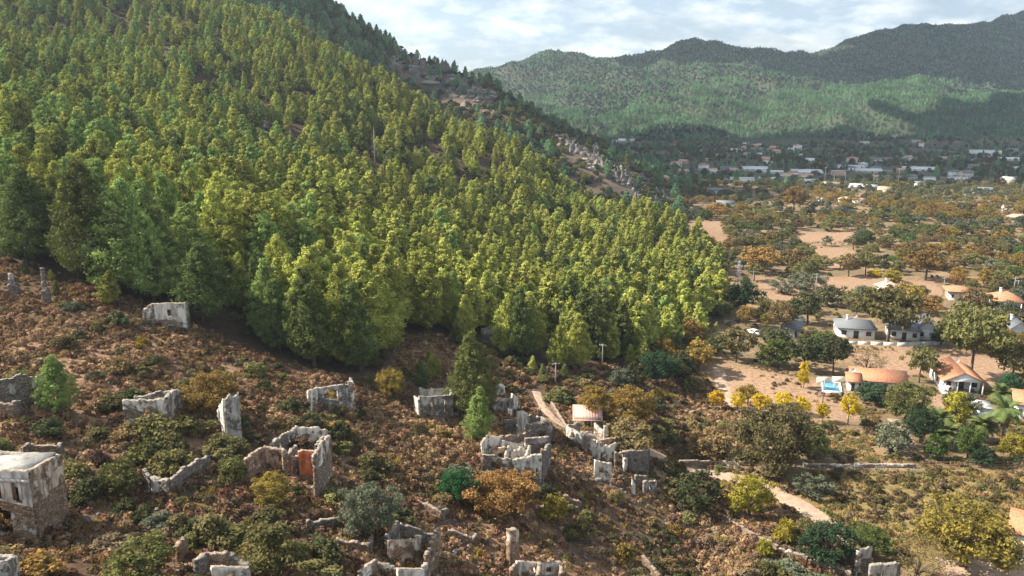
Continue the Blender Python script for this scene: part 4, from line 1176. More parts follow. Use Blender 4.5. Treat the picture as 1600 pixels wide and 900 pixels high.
def pine_proto(i, h=12.0, wide=.27, leaves=46, size=.34, gaps=.16, whorl=.66, far=False, qk=1.0, fill=.2):
    r = np.random.default_rng(100 + i)
    Cn = []; Rd = []
    limbs = MB()
    lean = r.normal(size=2) * .45
    z = h * (.13 if not far else .1)
    Rm = h * wide
    while z < h * .96:
        t_ = (z / h - .12) / .88
        prof = (1 - t_) ** .82 * min(1.05, .62 + t_ * 2.2)
        nb = 5 if t_ < .7 else 4
        a0 = r.random() * 6.3
        for j in range(nb):
            if r.random() < gaps: continue
            a_ = a0 + j * 2 * math.pi / nb + r.normal() * .3
            ln = max(.4, Rm * prof * r.uniform(.5, 1.2))
            upk = .22 + .45 * t_
            fr = np.array([.5, .98]) if ln > 1.2 else np.array([.9])
            for f in fr:
                Cn.append((lean[0] * t_ + math.cos(a_) * ln * f, lean[1] * t_ + math.sin(a_) * ln * f, z + ln * f * upk + r.normal() * .15))
                q = (.46 + .30 * ln / Rm) * r.uniform(.75, 1.3) * h / 12 * qk
                Rd.append((q * 1.05, q * 1.05, q * .85))
            if not far and j % 2 == 0 and t_ < .75:
                limbs.tube([(lean[0] * t_, lean[1] * t_, z), (lean[0] * t_ + math.cos(a_) * ln * .8, lean[1] * t_ + math.sin(a_) * ln * .8, z + ln * .8 * upk)], [.07, .03], 4)
        z += whorl * (1.0 if t_ < .6 else .75) * h / 12
    Cn.append((lean[0], lean[1], h * .97)); Rd.append((.32, .32, .5))
    if far: V, T = leafcloud(Cn, Rd, leaves, size, r, up=.65, rnd=.55)
    else:
        V, T = leafcloud(Cn, Rd, int(leaves * .72), size * .92, r, up=.55, rnd=.42, out_=1.0, stretch=1.35)
        V2, T2 = needlecloud(Cn, np.array(Rd) * 1.12, int(leaves * .34), size * 1.5, size * .26, r)
        nf = int(len(Cn) * leaves * fill / 10)
        zz = h * (.12 + .86 * (1 - np.sqrt(r.random(nf)))); tq = (zz / h - .12) / .88
        rr_ = Rm * np.maximum(1 - tq, .02) ** .82 * np.minimum(1.05, .62 + tq * 2.2) * r.uniform(.55, 1.12, nf); aa = r.random(nf) * 6.283
        V3, T3 = leafcloud(np.c_[lean[0] * tq + np.cos(aa) * rr_, lean[1] * tq + np.sin(aa) * rr_, zz + rr_ * .3], np.full((nf, 3), .45), 10, size * .85, r, up=.5, rnd=.5, stretch=1.35)
        T = np.r_[T, T2 + len(V), T3 + len(V) + len(V2)]; V = np.r_[V, V2, V3]
    crown = mesh('pine_crown', V, T, [FOL['pine']])
    limbs.tube([(0, 0, -.6), (lean[0] * .3, lean[1] * .3, h * .4), (lean[0], lean[1], h * .95)], [.26, .17, .04], 7)
    trunk = limbs.me('pine_trunk', BARK)
    return crown, trunk


def broad_proto(i, h=7.0, rw=3.2, base=.26, ncl=60, leaves=44, size=.36, gap=0, flat=1.0, cl=.95, multi=False):
    r = np.random.default_rng(300 + i)
    cz = h * (base + 1) / 2; rz_ = h * (1 - base) / 2
    Cn = []; limbs = MB()
    hubs = [(r.normal() * rw * .35, r.normal() * rw * .35, cz + r.normal() * rz_ * .3) for _ in range(6)]
    tries = 0
    while len(Cn) < ncl and tries < 5000:
        tries += 1
        d = r.normal(size=3); d /= np.linalg.norm(d)
        rr = r.uniform(.35, 1) ** .5
        a_ = math.atan2(d[1], d[0])
        k = 1 + .22 * math.sin(a_ * 2 + i) + .13 * math.sin(a_ * 5 + 2 * i) + .12 * math.sin(d[2] * 6 + i)
        p = np.array([d[0] * rw * rr * k, d[1] * rw * rr * k, cz + d[2] * rz_ * rr * (.9 if d[2] > 0 else .8)])
        if gap and vnoise(np.array(p[0] / 1.3 + i * 7), np.array((p[1] + p[2]) / 1.3), i) > .5 - gap: continue
        Cn.append(p)
    Cn = np.array(Cn)
    q = cl * r.uniform(.7, 1.2, (len(Cn), 1)) * np.array([[1, 1, .72 * flat]])
    V, T = leafcloud(Cn, q, leaves, size, r, up=.4)
    crown = mesh('tree_crown', V, T, [FOL['olive']])
    ft = h * (base + .12)
    for k in range(3 if multi else 1):
        o_ = r.normal(size=2) * (.3 if multi else 0)
        limbs.tube([(o_[0], o_[1], -.6), (o_[0] * 2 + r.normal() * .1, o_[1] * 2, ft * .6), (o_[0] * 3, o_[1] * 3, ft)], [.24 * h / 7, .18 * h / 7, .15 * h / 7], 7)
    for c in Cn[r.permutation(len(Cn))[:12]]:
        m_ = np.array([c[0] * .35, c[1] * .35, ft + (c[2] - ft) * .45])
        limbs.tube([(0, 0, ft * .9), tuple(m_), tuple(c)], [.11 * h / 7, .07 * h / 7, .03], 5)
    return crown, limbs.me('tree_trunk', BARK)


def bush_proto(i, ncl=16, leaves=42, size=.20, gap=0):
    r = np.random.default_rng(500 + i)            # about 2 m wide, 1.5 m tall
    Cn = []
    for k in range(ncl):
        a_ = r.random() * 6.3; rr = math.sqrt(r.random()) * .8
        z = .25 + (1 - (rr / .95) ** 2) * r.uniform(.35, 1.0)
        rr *= 1 + .28 * math.sin(a_ * 2 + i) + .16 * math.sin(a_ * 5 + 2 * i); Cn.append((math.cos(a_) * rr, math.sin(a_) * rr, z))
    V, T = leafcloud(Cn, np.array([[.36, .36, .3]]) * r.uniform(.7, 1.25, (ncl, 1)), leaves, size, r, up=.5)
    return mesh('bush', V, T, [FOL['dark']])


def cushion_proto(i, n=80, size=.17, hgt=.5, mats='cush', spike=.5):
    r = np.random.default_rng(700 + i)            # dome about 1 m wide
    a_ = r.random(n) * 6.3; e = np.arccos(r.uniform(.05, 1, n))
    d = np.c_[np.sin(e) * np.cos(a_), np.sin(e) * np.sin(a_), np.cos(e)]
    p = d * np.array([.5, .5, hgt]) * r.uniform(.8, 1.08, (n, 1))
    nr = d + r.normal(size=d.shape) * spike; nr /= np.linalg.norm(nr, axis=1, keepdims=True)
    tt = np.cross(nr, r.normal(size=nr.shape)); tt /= np.linalg.norm(tt, axis=1, keepdims=True); bt = np.cross(nr, tt)
    s = size * (.6 + .8 * r.random((n, 1)))
    V = np.stack([p + tt * s, p - tt * s * .6 + bt * s * .7, p - tt * s * .6 - bt * s * .7], 1).reshape(-1, 3)
    return mesh('tuft', V, np.arange(3 * n).reshape(-1, 3), [FOL[mats]])


def grass_proto(i, n=46, mats='drygrass', hgt=.55, wd=.5):
    r = np.random.default_rng(800 + i)
    a_ = r.random(n) * 6.3; rr = np.sqrt(r.random(n)) * wd
    b0 = np.c_[np.cos(a_) * rr, np.sin(a_) * rr, np.zeros(n) - .03]
    ln = np.c_[r.normal(size=n) * .22, r.normal(size=n) * .22, hgt * r.uniform(.5, 1.1, n)]
    sd = r.normal(size=(n, 3)) * np.array([1, 1, 0]); sd /= np.linalg.norm(sd, axis=1, keepdims=True)
    V = np.stack([b0 + sd * .075, b0 - sd * .075, b0 + ln], 1).reshape(-1, 3)
    return mesh('grass_tuft', V, np.arange(3 * n).reshape(-1, 3), [FOL[mats]])


PINES = [pine_proto(0), pine_proto(1, wide=.30), pine_proto(2, wide=.23, gaps=.22), pine_proto(3, wide=.33, gaps=.2), pine_proto(4, wide=.28, gaps=.3),
         pine_proto(5, wide=.21), pine_proto(6, wide=.36, gaps=.28), pine_proto(7, wide=.25, gaps=.1)]
bk = dict(leaves=96, size=.185, whorl=.50, qk=.86, fill=.3)
BIGP = [pine_proto(20, wide=.27, **bk), pine_proto(21, wide=.32, gaps=.2, **bk), pine_proto(22, wide=.24, gaps=.22, **bk), pine_proto(23, wide=.34, gaps=.24, **bk), pine_proto(24, wide=.29, gaps=.32, **bk)]
BROAD = {
    'round': [broad_proto(0), broad_proto(1, base=.2, rw=3.4), broad_proto(2, base=.3, rw=3.0, ncl=50)],
    'airy': [broad_proto(3, gap=.22, leaves=30, base=.3, size=.32), broad_proto(4, gap=.25, leaves=28, base=.35, rw=3.6, size=.32)],
    'low': [broad_proto(5, base=.04, rw=3.5, multi=True, ncl=70), broad_proto(6, base=.02, rw=3.2, multi=True, ncl=64), broad_proto(7, base=.06, rw=3.0, multi=True, gap=.1)],
    'wide': [broad_proto(8, base=.36, rw=4.3, ncl=80, flat=.8, gap=.1), broad_proto(9, base=.3, rw=4.0, ncl=76, gap=.12)],
    'big': [broad_proto(10, base=.10, rw=3.4, ncl=150, leaves=60, size=.21, cl=.72, gap=.06), broad_proto(11, base=.05, rw=3.5, ncl=150, leaves=60, size=.21, cl=.72, multi=True, gap=.08),
            broad_proto(12, base=.08, rw=3.3, ncl=140, leaves=60, size=.21, cl=.75, gap=.1)],
    'twig': [broad_proto(13, base=.05, rw=3.2, ncl=90, leaves=26, size=.16, cl=.8, multi=True, gap=.1)],
}
BUSH = [bush_proto(0, 22, 80, .14), bush_proto(1, 28, 75, .14), bush_proto(2, 17, 85, .14), bush_proto(3, 32, 60, .14), bush_proto(4, 24, 60, .17)]
PIV = {}


def recolour(o, key):
    o.material_slots[0].link = 'OBJECT'; o.material_slots[0].material = FOL[key]


def tree(name, label, loc, crown, trunk, sx, sz, colour, group=None, cat='tree', rz=None):
    root = thing(name, label, cat, loc, random.random() * 6.28 if rz is None else rz, group)
    root.rotation_euler.x = random.gauss(0, .035); root.rotation_euler.y = random.gauss(0, .035)
    root.scale = (sx, sx, sz)
    c = link('crown', crown, root); recolour(c, colour)
    link('trunk', trunk, root)
    return root


def ptree(kind, u, vb, wpx, hpx, colour, label, group=None, name=None):
    p = ground(u, vb); k = mpp(p)
    wm_, hm_ = wpx * k, hpx * k / .96
    if kind == 'pine':
        cr, tr = random.choice(BIGP); return_ = tree(name or 'pine_tree', label, p, cr, tr, wm_ / 7.6, hm_ / 12.2, colour, group, 'pine tree')
    elif kind == 'bush':
        b_ = random.choice(BUSH); o = link(name or 'bush', b_, None, p, random.random() * 6.28, (wm_ / 2.15, wm_ / 2.15, hm_ / 1.5)); recolour(o, colour)
        tag(o, label, 'bush', group)
    else:
        cr, tr = random.choice(BROAD[kind]); rw = {'wide': 9.2, 'big': 7.6, 'round': 7.2, 'airy': 7.6, 'low': 7.4, 'twig': 7.2}[kind]
        tree(name or 'broadleaf_tree', label, p, cr, tr, wm_ / rw, hm_ / 7.2, colour, group)
    OCC.append((p[0], p[1], wm_ * .40))


HAND = [
    ('pine', 94, 645, 66, 92, 'pine_bright', 'bright green young pine alone on the slope at left'),
    ('pine', 742, 655, 84, 140, 'pine_dark', 'tall dark pine behind the bright green pine and ruins'),
    ('pine', 747, 692, 64, 90, 'pine_bright', 'bright green pine in front of a taller dark pine'),
    ('pine', 726, 535, 44, 74, 'pine', 'small pine standing forward of the forest edge above dark pine'),
    ('pine', 868, 578, 50, 82, 'pine', 'pale sunlit pine at forest edge beside leftmost concrete pole'),
    ('pine', 905, 578, 58, 88, 'pine', 'reddish brown tinged pine at forest edge between the poles'),
    ('pine', 905, 690, 1, 1, 'pine', ''),
    ('big', 332, 648, 96, 72, 'orange', 'orange leaved bush tree rising behind the tooth shaped wall'),
    ('big', 612, 622, 52, 50, 'gold', 'round golden tree alone between two small ruins'),
    ('big', 575, 838, 90, 92, 'greygreen', 'large grey green olive tree below the salmon ruin'),
    ('big', 717, 785, 62, 54, 'emerald', 'emerald green rounded bush tree left of orange oak'),
    ('big', 787, 808, 108, 80, 'orange', 'orange brown oak in front of the largest ruin complex'),
    ('big', 424, 792, 66, 58, 'gold', 'olive gold bush tree in front of the salmon ruin'),
    ('low', 188, 772, 74, 62, 'olive', 'olive green bushy tree right of two storey ruin'),
    ('low', 222, 905, 104, 68, 'olive', 'large pale olive bush at the bottom left'),
    ('low', 425, 892, 116, 84, 'olive', 'broad dull green shrub tree below the salmon ruin'),
    ('low', 866, 818, 52, 48, 'gold', 'small yellowish bush tree right of the orange oak'),
    ('low', 1090, 795, 84, 60, 'dark', 'dark green shrub mass left of the yellow tree'),
    ('big', 1168, 806, 76, 70, 'lemon', 'bright yellow green round tree beside the curving dirt road'),
    ('low', 1268, 776, 54, 38, 'greygreen', 'single rounded grey green olive bush on the weedy field'),
    ('big', 1206, 738, 134, 114, 'brown', 'huge dark brown green oak above the curving dirt road'),
    ('low', 1108, 716, 74, 50, 'rust', 'rusty olive bush beside the low road wall'),
    ('big', 1500, 884, 150, 112, 'gold', 'huge golden olive tree beside the white cottage'),
    ('big', 1293, 882, 92, 72, 'darkgreen', 'large dark bluish green tree near bottom right'),
    ('big', 1356, 866, 70, 50, 'green', 'mid green leafy tree right of the dark bluish one'),
    ('low', 1226, 850, 42, 44, 'lemon', 'pale yellowish green small tree left of dark bluish one'),
    ('low', 1254, 850, 40, 42, 'olive', 'pale olive small tree touching the dark bluish one'),
    ('twig', 1432, 908, 90, 82, 'rust', 'brown withered tree by the post shaped ruin'),
    ('low', 1195, 868, 36, 28, 'lemon', 'small yellowish bush on the slope under the stone wall'),
    ('big', 926, 652, 48, 54, 'gold', 'golden tree left of the larger golden tree by red hut'),
    ('big', 984, 668, 82, 68, 'gold', 'large bright golden tree right of the red roofed hut'),
    ('low', 985, 706, 84, 54, 'rust', 'rust brown bushy tree below the large golden tree'),
    ('big', 1026, 602, 62, 56, 'darkgreen', 'deep green glossy tree below the thin forest edge pole'),
    ('low', 990, 604, 40, 40, 'dark', 'small dark shrub tree left of the glossy green tree'),
    ('low', 968, 606, 42, 34, 'greygreen', 'pale grey green bush left of the glossy green tree'),
    ('round', 1092, 582, 60, 50, 'gold', 'round golden yellow tree at corner of the bare field'),
    ('round', 1080, 538, 44, 40, 'orange', 'orange tree against the dark right end of the forest'),
    ('round', 1038, 565, 44, 40, 'gold', 'dull gold tree behind the glossy green tree'),
    ('low', 1062, 598, 54, 52, 'dark', 'dark shrub between glossy green and round golden trees'),
    ('round', 1162, 494, 60, 58, 'darkgreen', 'dark round tree just below the lattice pylon'),
    ('round', 1150, 566, 60, 54, 'olive', 'brownish olive tree at top edge of the bare field'),
    ('low', 1208, 574, 66, 46, 'green', 'dense green shrub tree at top edge of bare field'),
    ('airy', 1218, 526, 54, 58, 'rust', 'brown bare looking tree hiding the grey hut'),
    ('wide', 1256, 580, 74, 56, 'dark', 'dark oak left of centre along top of the bare field'),
    ('wide', 1302, 585, 66, 60, 'dark', 'dark oak behind the pool garden'),
    ('twig', 1352, 585, 52, 44, 'rust', 'reddish twiggy tree behind the long orange roof'),
    ('wide', 1436, 598, 54, 60, 'olive', 'lone small tree with clear trunk standing in bare field'),
    ('wide', 1516, 594, 104, 116, 'olive', 'tall spreading olive tree behind the white gabled villa'),
    ('airy', 1577, 606, 66, 82, 'olive', 'airy olive brown tree at the right edge behind villa'),
    ('wide', 1386, 536, 112, 92, 'olive', 'big spreading olive tree between two grey roofed houses'),
    ('round', 1412, 486, 56, 44, 'gold', 'golden topped tree above the big olive tree'),
    ('big', 1416, 660, 86, 66, 'olive', 'dense dark olive tree in front of long orange roof'),
    ('low', 1363, 628, 66, 30, 'darkgreen', 'trimmed dark hedge bush along front of long orange roof'),
    ('round', 1118, 640, 24, 32, 'yellow', 'leftmost of the row of bright yellow small trees'),
    ('round', 1152, 642, 28, 30, 'yellow', 'second bright yellow small tree from the left'),
    ('round', 1188, 650, 32, 36, 'yellow', 'third bright yellow tree from left above the huge oak'),
    ('round', 1225, 645, 34, 32, 'yellow', 'fourth bright yellow tree from left above the huge oak'),
    ('round', 1252, 648, 24, 30, 'yellow', 'fifth bright yellow tree from left beside a brown shrub'),
    ('round', 1285, 660, 24, 32, 'yellow', 'small bright yellow tree left of the leafier yellow one'),
    ('airy', 1324, 664, 40, 50, 'yellow', 'yellow green tree with visible trunk right of dark post'),
    ('low', 1254, 606, 24, 44, 'yellow', 'slim bright yellow tree left of the pool'),
    ('round', 1168, 632, 40, 32, 'gold', 'dull gold bush behind the row of yellow trees'),
    ('twig', 1240, 668, 50, 44, 'brown', 'brown twiggy shrub right of third and fourth yellow trees'),
    ('low', 1395, 706, 60, 50, 'greygreen', 'grey green olive tree left of pale grove path'),
    ('low', 1270, 716, 70, 52, 'olive', 'broad olive tree right of the huge brown oak'),
    ('big', 1436, 692, 56, 60, 'darkgreen', 'blue green tree right of the pale grove path'),
    ('low', 1462, 718, 44, 42, 'green', 'fresh green garden tree left of the pale blue shed'),
    ('round', 1500, 655, 54, 44, 'greygreen', 'grey green garden tree below the white villa'),
    ('low', 1490, 668, 48, 60, 'lemon', 'light green weeping tree behind the palms'),
    ('big', 1512, 716, 50, 60, 'green', 'tall leafy green tree between the palms'),
    ('low', 1534, 728, 40, 34, 'darkgreen', 'blue green rounded shrub at the road wall'),
    ('low', 1580, 715, 44, 40, 'lemon', 'yellow green shrub below the tall palm'),
    ('round', 1575, 626, 34, 44, 'emerald', 'fresh green tree behind the tall palm'),
    ('round', 1190, 428, 66, 42, 'orange', 'orange brown tree nearest the pylon in middle orchard'),
    ('round', 1238, 424, 44, 36, 'rust', 'rust tree right of the orange brown one near pylon'),
    ('round', 1240, 330, 40, 38, 'orange', 'tall orange tree in front of the far village'),
    ('round', 1446, 438, 60, 48, 'orange', 'large orange tree at the edge of the brown field'),
    ('round', 1120, 342, 36, 26, 'orange', 'pinkish orange tree beside the far grey roofed house'),
    ('low', 1226, 458, 44, 24, 'greygreen', 'pale grey olive tree on the brown field'),
    ('low', 1260, 452, 50, 28, 'greygreen', 'pale silver olive tree right of another on brown field'),
    ('round', 1326, 432, 40, 36, 'rust', 'brown tree at the top edge of the brown field'),
    ('round', 1352, 430, 36, 38, 'olive', 'olive tree at the top edge of the brown field'),
    ('low', 1392, 440, 34, 20, 'lemon', 'pale green low bush on the brown field'),
    ('low', 1366, 432, 22, 12, 'yellow', 'low yellow bush on the brown field'),
    ('round', 1262, 506, 60, 52, 'dark', 'dark oak above the white car and hut'),
    ('low', 1300, 478, 50, 36, 'dark', 'dark bush left of the big olive tree'),
    ('round', 1350, 474, 46, 28, 'greygreen', 'pale bush at lower edge of the brown field'),
    ('round', 1518, 490, 40, 42, 'rust', 'rust coloured tree hiding right end of the orange pavilion'),
    ('round', 1567, 520, 26, 26, 'yellow', 'orange yellow bush left of the right edge grey house'),
    ('round', 1500, 545, 80, 74, 'olive', 'broad olive tree right of the long grey house'),
    ('low', 1466, 538, 36, 34, 'darkgreen', 'dark green bush at the right end of long grey house'),
]
for kd, u, vb, wpx, hpx, colr, lab in HAND:
    if lab: ptree(kd, u, vb, wpx, hpx, colr, lab)


# palms
def palm_crown(i, n=34, ln=2.4, skirt=True):
    r = np.random.default_rng(900 + i); V = []; T = []
    for k in range(n):
        a_ = k * 2.4 + r.normal() * .2; el = r.uniform(-.5, 1.25)
        L_ = ln * r.uniform(.8, 1.1); pts_ = []
        p = np.zeros(3); d = np.array([math.cos(a_) * math.cos(el), math.sin(a_) * math.cos(el), math.sin(el)])
        for s_ in range(7):
            pts_.append(p.copy()); p = p + d * L_ / 6; d = d + np.array([0, 0, -.14 - .03 * s_]); d /= np.linalg.norm(d)
        side = np.array([-math.sin(a_), math.cos(a_), 0])
        for s_ in range(6):
            for sg in (-1, 1):
                for q in (0, .5):
                    b0 = pts_[s_] + (pts_[s_ + 1] - pts_[s_]) * q; b1 = b0 + (pts_[s_ + 1] - pts_[s_]) * .62
                    wl = .70 * math.sin((s_ + q + .8) / 7 * math.pi) + .16
                    tip = b0 + side * sg * wl + (pts_[s_ + 1] - pts_[s_]) * .8 + np.array([0, 0, -.12])
                    st = len(V); V += [b0, b1, tip]; T.append((st, st + 1, st + 2))
    return mesh('palm_crown', np.array(V), T, [FOL['palm']])


PCR = [palm_crown(0), palm_crown(1, 40)]
DEAD = leafcloud([(0, 0, -.6), (0, 0, -1.2), (.1, 0, -1.8)], [(.55, .55, .6)] * 3, 60, .5, np.random.default_rng(5), up=0, stretch=1.6)
DEADM = mesh('dead_fronds', DEAD[0], DEAD[1], [FOL['drygrass']])
PTR = MB().tube([(0, 0, -.5), (.06, .02, .4), (.02, 0, .7), (0, 0, 1.0)], [.075, .06, .055, .06], 9).me('palm_trunk', BARKP)
for u, vb, wpx, hpx, dead, lab in [(1564, 690, 50, 66, 1, 'tallest palm with a skirt of dead fronds at right'), (1466, 684, 46, 38, 0, 'short palm left of the leafy green tree'),
                                   (1476, 700, 44, 34, 0, 'low bushy palm above the pale blue shed'), (1534, 690, 44, 36, 0, 'middle palm left of the tallest palm'), (1562, 640, 36, 34, 0, 'small palm behind the tallest palm')]:
    p = ground(u, vb); k = mpp(p); s_ = wpx * k / 4.2; ht = hpx * k - s_ * .9
    root = thing('palm_tree', lab, 'palm', p, random.random() * 6)
    cr = link('crown', PCR[0 if dead else 1], root, (0, 0, ht), 0, (s_, s_, s_))
    tr = link('trunk', PTR, root, (0, 0, 0), 0, (4, 4, ht))
    if dead: link('dead_fronds', DEADM, root, (0, 0, ht), 0, (s_ * 1.0, s_ * 1.0, s_ * 1.1))
    OCC.append((p[0], p[1], 1.5))

# hedges along the plot edges
for hn, (u1, v1, u2, v2, hh_, colr, lab) in enumerate([
    (1180, 480, 1290, 478, 1.6, 'olive', 'ragged olive hedge along the lower edge of the brown field'),
    (1345, 474, 1470, 468, 1.5, 'green', 'green hedge between brown field and grey roofed houses'),
    (1255, 384, 1345, 383, 2.0, 'dark', 'dark hedge below the bare patch in the orchards'),
    (1190, 655, 1290, 668, 1.3, 'rust', 'rusty hedge under the row of yellow trees'),
    (1300, 545, 1395, 548, 1.0, 'olive', 'low scrubby hedge in front of the left grey roofed house'),
    (1270, 618, 1318, 619, 1.0, 'darkgreen', 'clipped dark hedge in front of the swimming pool'),
    (1440, 722, 1530, 724, 1.2, 'darkgreen', 'dark green hedge along the road at the garden edge'),
    (1540, 724, 1620, 725, 1.2, 'green', 'mid green hedge along the road below the tallest palm'),
    (1170, 575, 1250, 590, 1.2, 'brown', 'brown hedge along the top of the bare field')]):
    a = np.array(ground(u1, v1)); b_ = np.array(ground(u2, v2)); Lh = np.linalg.norm(b_ - a); hr = np.random.default_rng(1200 + hn)
    nh = max(6, int(Lh / .7)); ff = (np.arange(nh) + hr.random(nh)) / nh
    Ch = np.outer(ff, b_ - a) + np.c_[hr.normal(size=nh) * .25, hr.normal(size=nh) * .3, hh_ * hr.uniform(.35, .8, nh)]
    Vh, Th = leafcloud(Ch, np.full((nh, 3), .55) * hr.uniform(.7, 1.25, (nh, 1)) * hh_ / 1.3, 44, .2, hr)
    tag(link('hedge', mesh('hedge', Vh, Th, [FOL[colr]]), None, tuple(a)), lab, 'hedge', 'hedges along the plot edges')

# ------------------------------------------------------------------ scattered plants
def free(x, y, r=0, near=None):
    o = np.array(OCC); ok = np.ones(len(x), bool)
    for ox, oy, orr in o: ok &= (x - ox) ** 2 + (y - oy) ** 2 > (orr + r) ** 2
    for rd in ROADS:
        for q in rd[::2]: ok &= (x - q[0]) ** 2 + (y - q[1]) ** 2 > (1.3 + r) ** 2
    return ok


def jgrid(x0, x1, y0, y1, sp_, r, j=.85):
    nx, ny_ = max(1, int((x1 - x0) / sp_)), max(1, int((y1 - y0) / sp_))
    X, Y = np.meshgrid(np.arange(nx), np.arange(ny_)); X = X.ravel(); Y = Y.ravel()
    return x0 + (X + .5 + (r.random(X.shape) - .5) * j + .5 * (Y % 2)) * sp_, y0 + (Y + .5 + (r.random(X.shape) - .5) * j) * sp_


def inview(x, y, z, mu=160, mv=120):
    u, v, d = proj(x, np.maximum(y, 5), z)
    return (y > 20) & (u > -mu) & (u < 1600 + mu) & (v < 900 + mv * 2)


_sc = [0]


def scatter(name, x, y, z, sxy, sz, idx, protos, label, kind='stuff', tilt=.06):
    """one stuff object: points that carry plants"""
    _sc[0] += 1
    r = np.random.default_rng(40 + _sc[0]); n_ = len(x)
    col_ = bpy.data.collections.new(name + '_kinds')
    for i, pm in enumerate(protos):
        o = bpy.data.objects.new('%s_kind_%02d' % (name, i), pm[0] if isinstance(pm, tuple) else pm)
        if isinstance(pm, tuple): recolour(o, pm[1])
        col_.objects.link(o)
    rot = np.c_[r.normal(size=n_) * tilt, r.normal(size=n_) * tilt, r.random(n_) * 6.283]
    me = mesh(name, np.c_[x, y, z], None, [], attrs={'rot': ('FLOAT_VECTOR', rot.astype(np.float32)), 'scl': ('FLOAT_VECTOR', np.c_[sxy, sxy, sz].astype(np.float32)), 'idx': ('INT', np.asarray(idx, np.int32))})
    ob = tag(link(name, me), label, None, None, kind)
    ng = bpy.data.node_groups.new(name + '_nodes', 'GeometryNodeTree')
    ng.interface.new_socket('Geometry', in_out='INPUT', socket_type='NodeSocketGeometry')
    ng.interface.new_socket('Geometry', in_out='OUTPUT', socket_type='NodeSocketGeometry')
    gi = ng.nodes.new('NodeGroupInput'); go = ng.nodes.new('NodeGroupOutput')
    ip = ng.nodes.new('GeometryNodeInstanceOnPoints'); ci = ng.nodes.new('GeometryNodeCollectionInfo')
    ci.inputs['Collection'].default_value = col_; ci.inputs['Separate Children'].default_value = True; ci.inputs['Reset Children'].default_value = True
    ip.inputs['Pick Instance'].default_value = True
    def na_(nm, dt):
        q = ng.nodes.new('GeometryNodeInputNamedAttribute'); q.data_type = dt; q.inputs['Name'].default_value = nm; return q.outputs[0]
    lk = ng.links.new
    lk(gi.outputs[0], ip.inputs['Points']); lk(ci.outputs[0], ip.inputs['Instance'])
    e2r = ng.nodes.new('FunctionNodeEulerToRotation'); lk(na_('rot', 'FLOAT_VECTOR'), e2r.inputs[0]); lk(e2r.outputs[0], ip.inputs['Rotation'])
    lk(na_('scl', 'FLOAT_VECTOR'), ip.inputs['Scale']); lk(na_('idx', 'INT'), ip.inputs['Instance Index'])
    lk(ip.outputs[0], go.inputs[0])
    md = ob.modifiers.new('scatter', 'NODES'); md.node_group = ng
    return ob


LM = [(260, 500, 'the white plastered ruin'), (60, 440, 'the ruined pillars on the high slope'), (60, 770, 'the two storey ruin at left edge'), (90, 610, 'the lone bright green pine'),
      (360, 650, 'the tooth shaped wall'), (235, 640, 'the small ruin with one dark window'), (290, 750, 'the L shaped wall with sloping top'), (450, 720, 'the salmon walled ruin'), (520, 615, 'the finial cornered ruin'),
      (680, 630, 'the small square grey ruin'), (610, 600, 'the round lone golden tree'), (575, 790, 'the large grey green olive tree'), (640, 860, 'the enclosure at bottom centre'), (715, 760, 'the emerald bush tree'),
      (790, 760, 'the orange brown oak'), (745, 600, 'the tall dark pine'), (810, 700, 'the largest ruin complex'), (950, 700, 'the long roofless terrace'), (915, 645, 'the red roofed hut'), (985, 640, 'the large bright golden tree'),
      (1000, 745, 'the posts below the stone tower'), (800, 850, 'the upright wall slab'), (1030, 880, 'the sloping rubble wall at the bottom edge'), (1085, 770, 'the dark green shrub mass'), (1168, 770, 'the bright yellow green round tree'),
      (1200, 850, 'the stone wall running down slope'), (1025, 575, 'the glossy deep green tree'), (868, 585, 'the leftmost concrete pole'), (940, 555, 'the middle concrete pole'), (1010, 540, 'the thin forest edge pole'),
      (1153, 430, 'the lattice pylon'), (586, 230, 'the bare dead tree'), (765, 520, 'the half hidden forest ruin'), (350, 880, 'the cut off ruin left of bottom centre'), (220, 870, 'the large pale olive bush at bottom left'), (425, 850, 'the broad dull green shrub tree'),
      (120, 350, 'the left end of the forest front'), (420, 400, 'the bulge of the forest front'), (640, 440, 'the hollow in the forest front'), (850, 420, 'the right half of the forest'), (1080, 440, 'the right tip of the forest'),
      (1205, 690, 'the huge dark brown oak'), (1300, 600, 'the swimming pool'), (1368, 600, 'the long orange roof'), (1500, 600, 'the white gabled villa'), (1335, 515, 'the left grey roofed house'), (1430, 520, 'the long grey roofed house'),
      (1178, 520, 'the parked white car'), (1500, 455, 'the orange roofed pavilion'), (1572, 470, 'the orange hipped house at right edge'), (1260, 450, 'the brown field'), (1190, 400, 'the orange brown tree near the pylon'), (1240, 310, 'the tall orange tree below the far village'),
      (1450, 420, 'the large orange tree'), (1565, 660, 'the tallest palm'), (1400, 690, 'the olive grove path'), (1300, 700, 'the far wall of the weedy field'), (1130, 330, 'the lone grey gabled far house'), (1497, 318, 'the nearest far bungalow'), (1585, 340, 'the pink roofed house at right edge'),
      (1290, 395, 'the bare patch in the orchards'), (1380, 360, 'the middle of the orchards'), (1500, 380, 'the right part of the orchards'), (1100, 370, 'the left bare patch by the forest')]
LMA = np.array([(a, b) for a, b, _ in LM], float)


def lm(u, v):
    d = (LMA[:, 0] - u) ** 2 + ((LMA[:, 1] - v) * 1.5) ** 2
    return LM[int(np.argmin(d))][2]


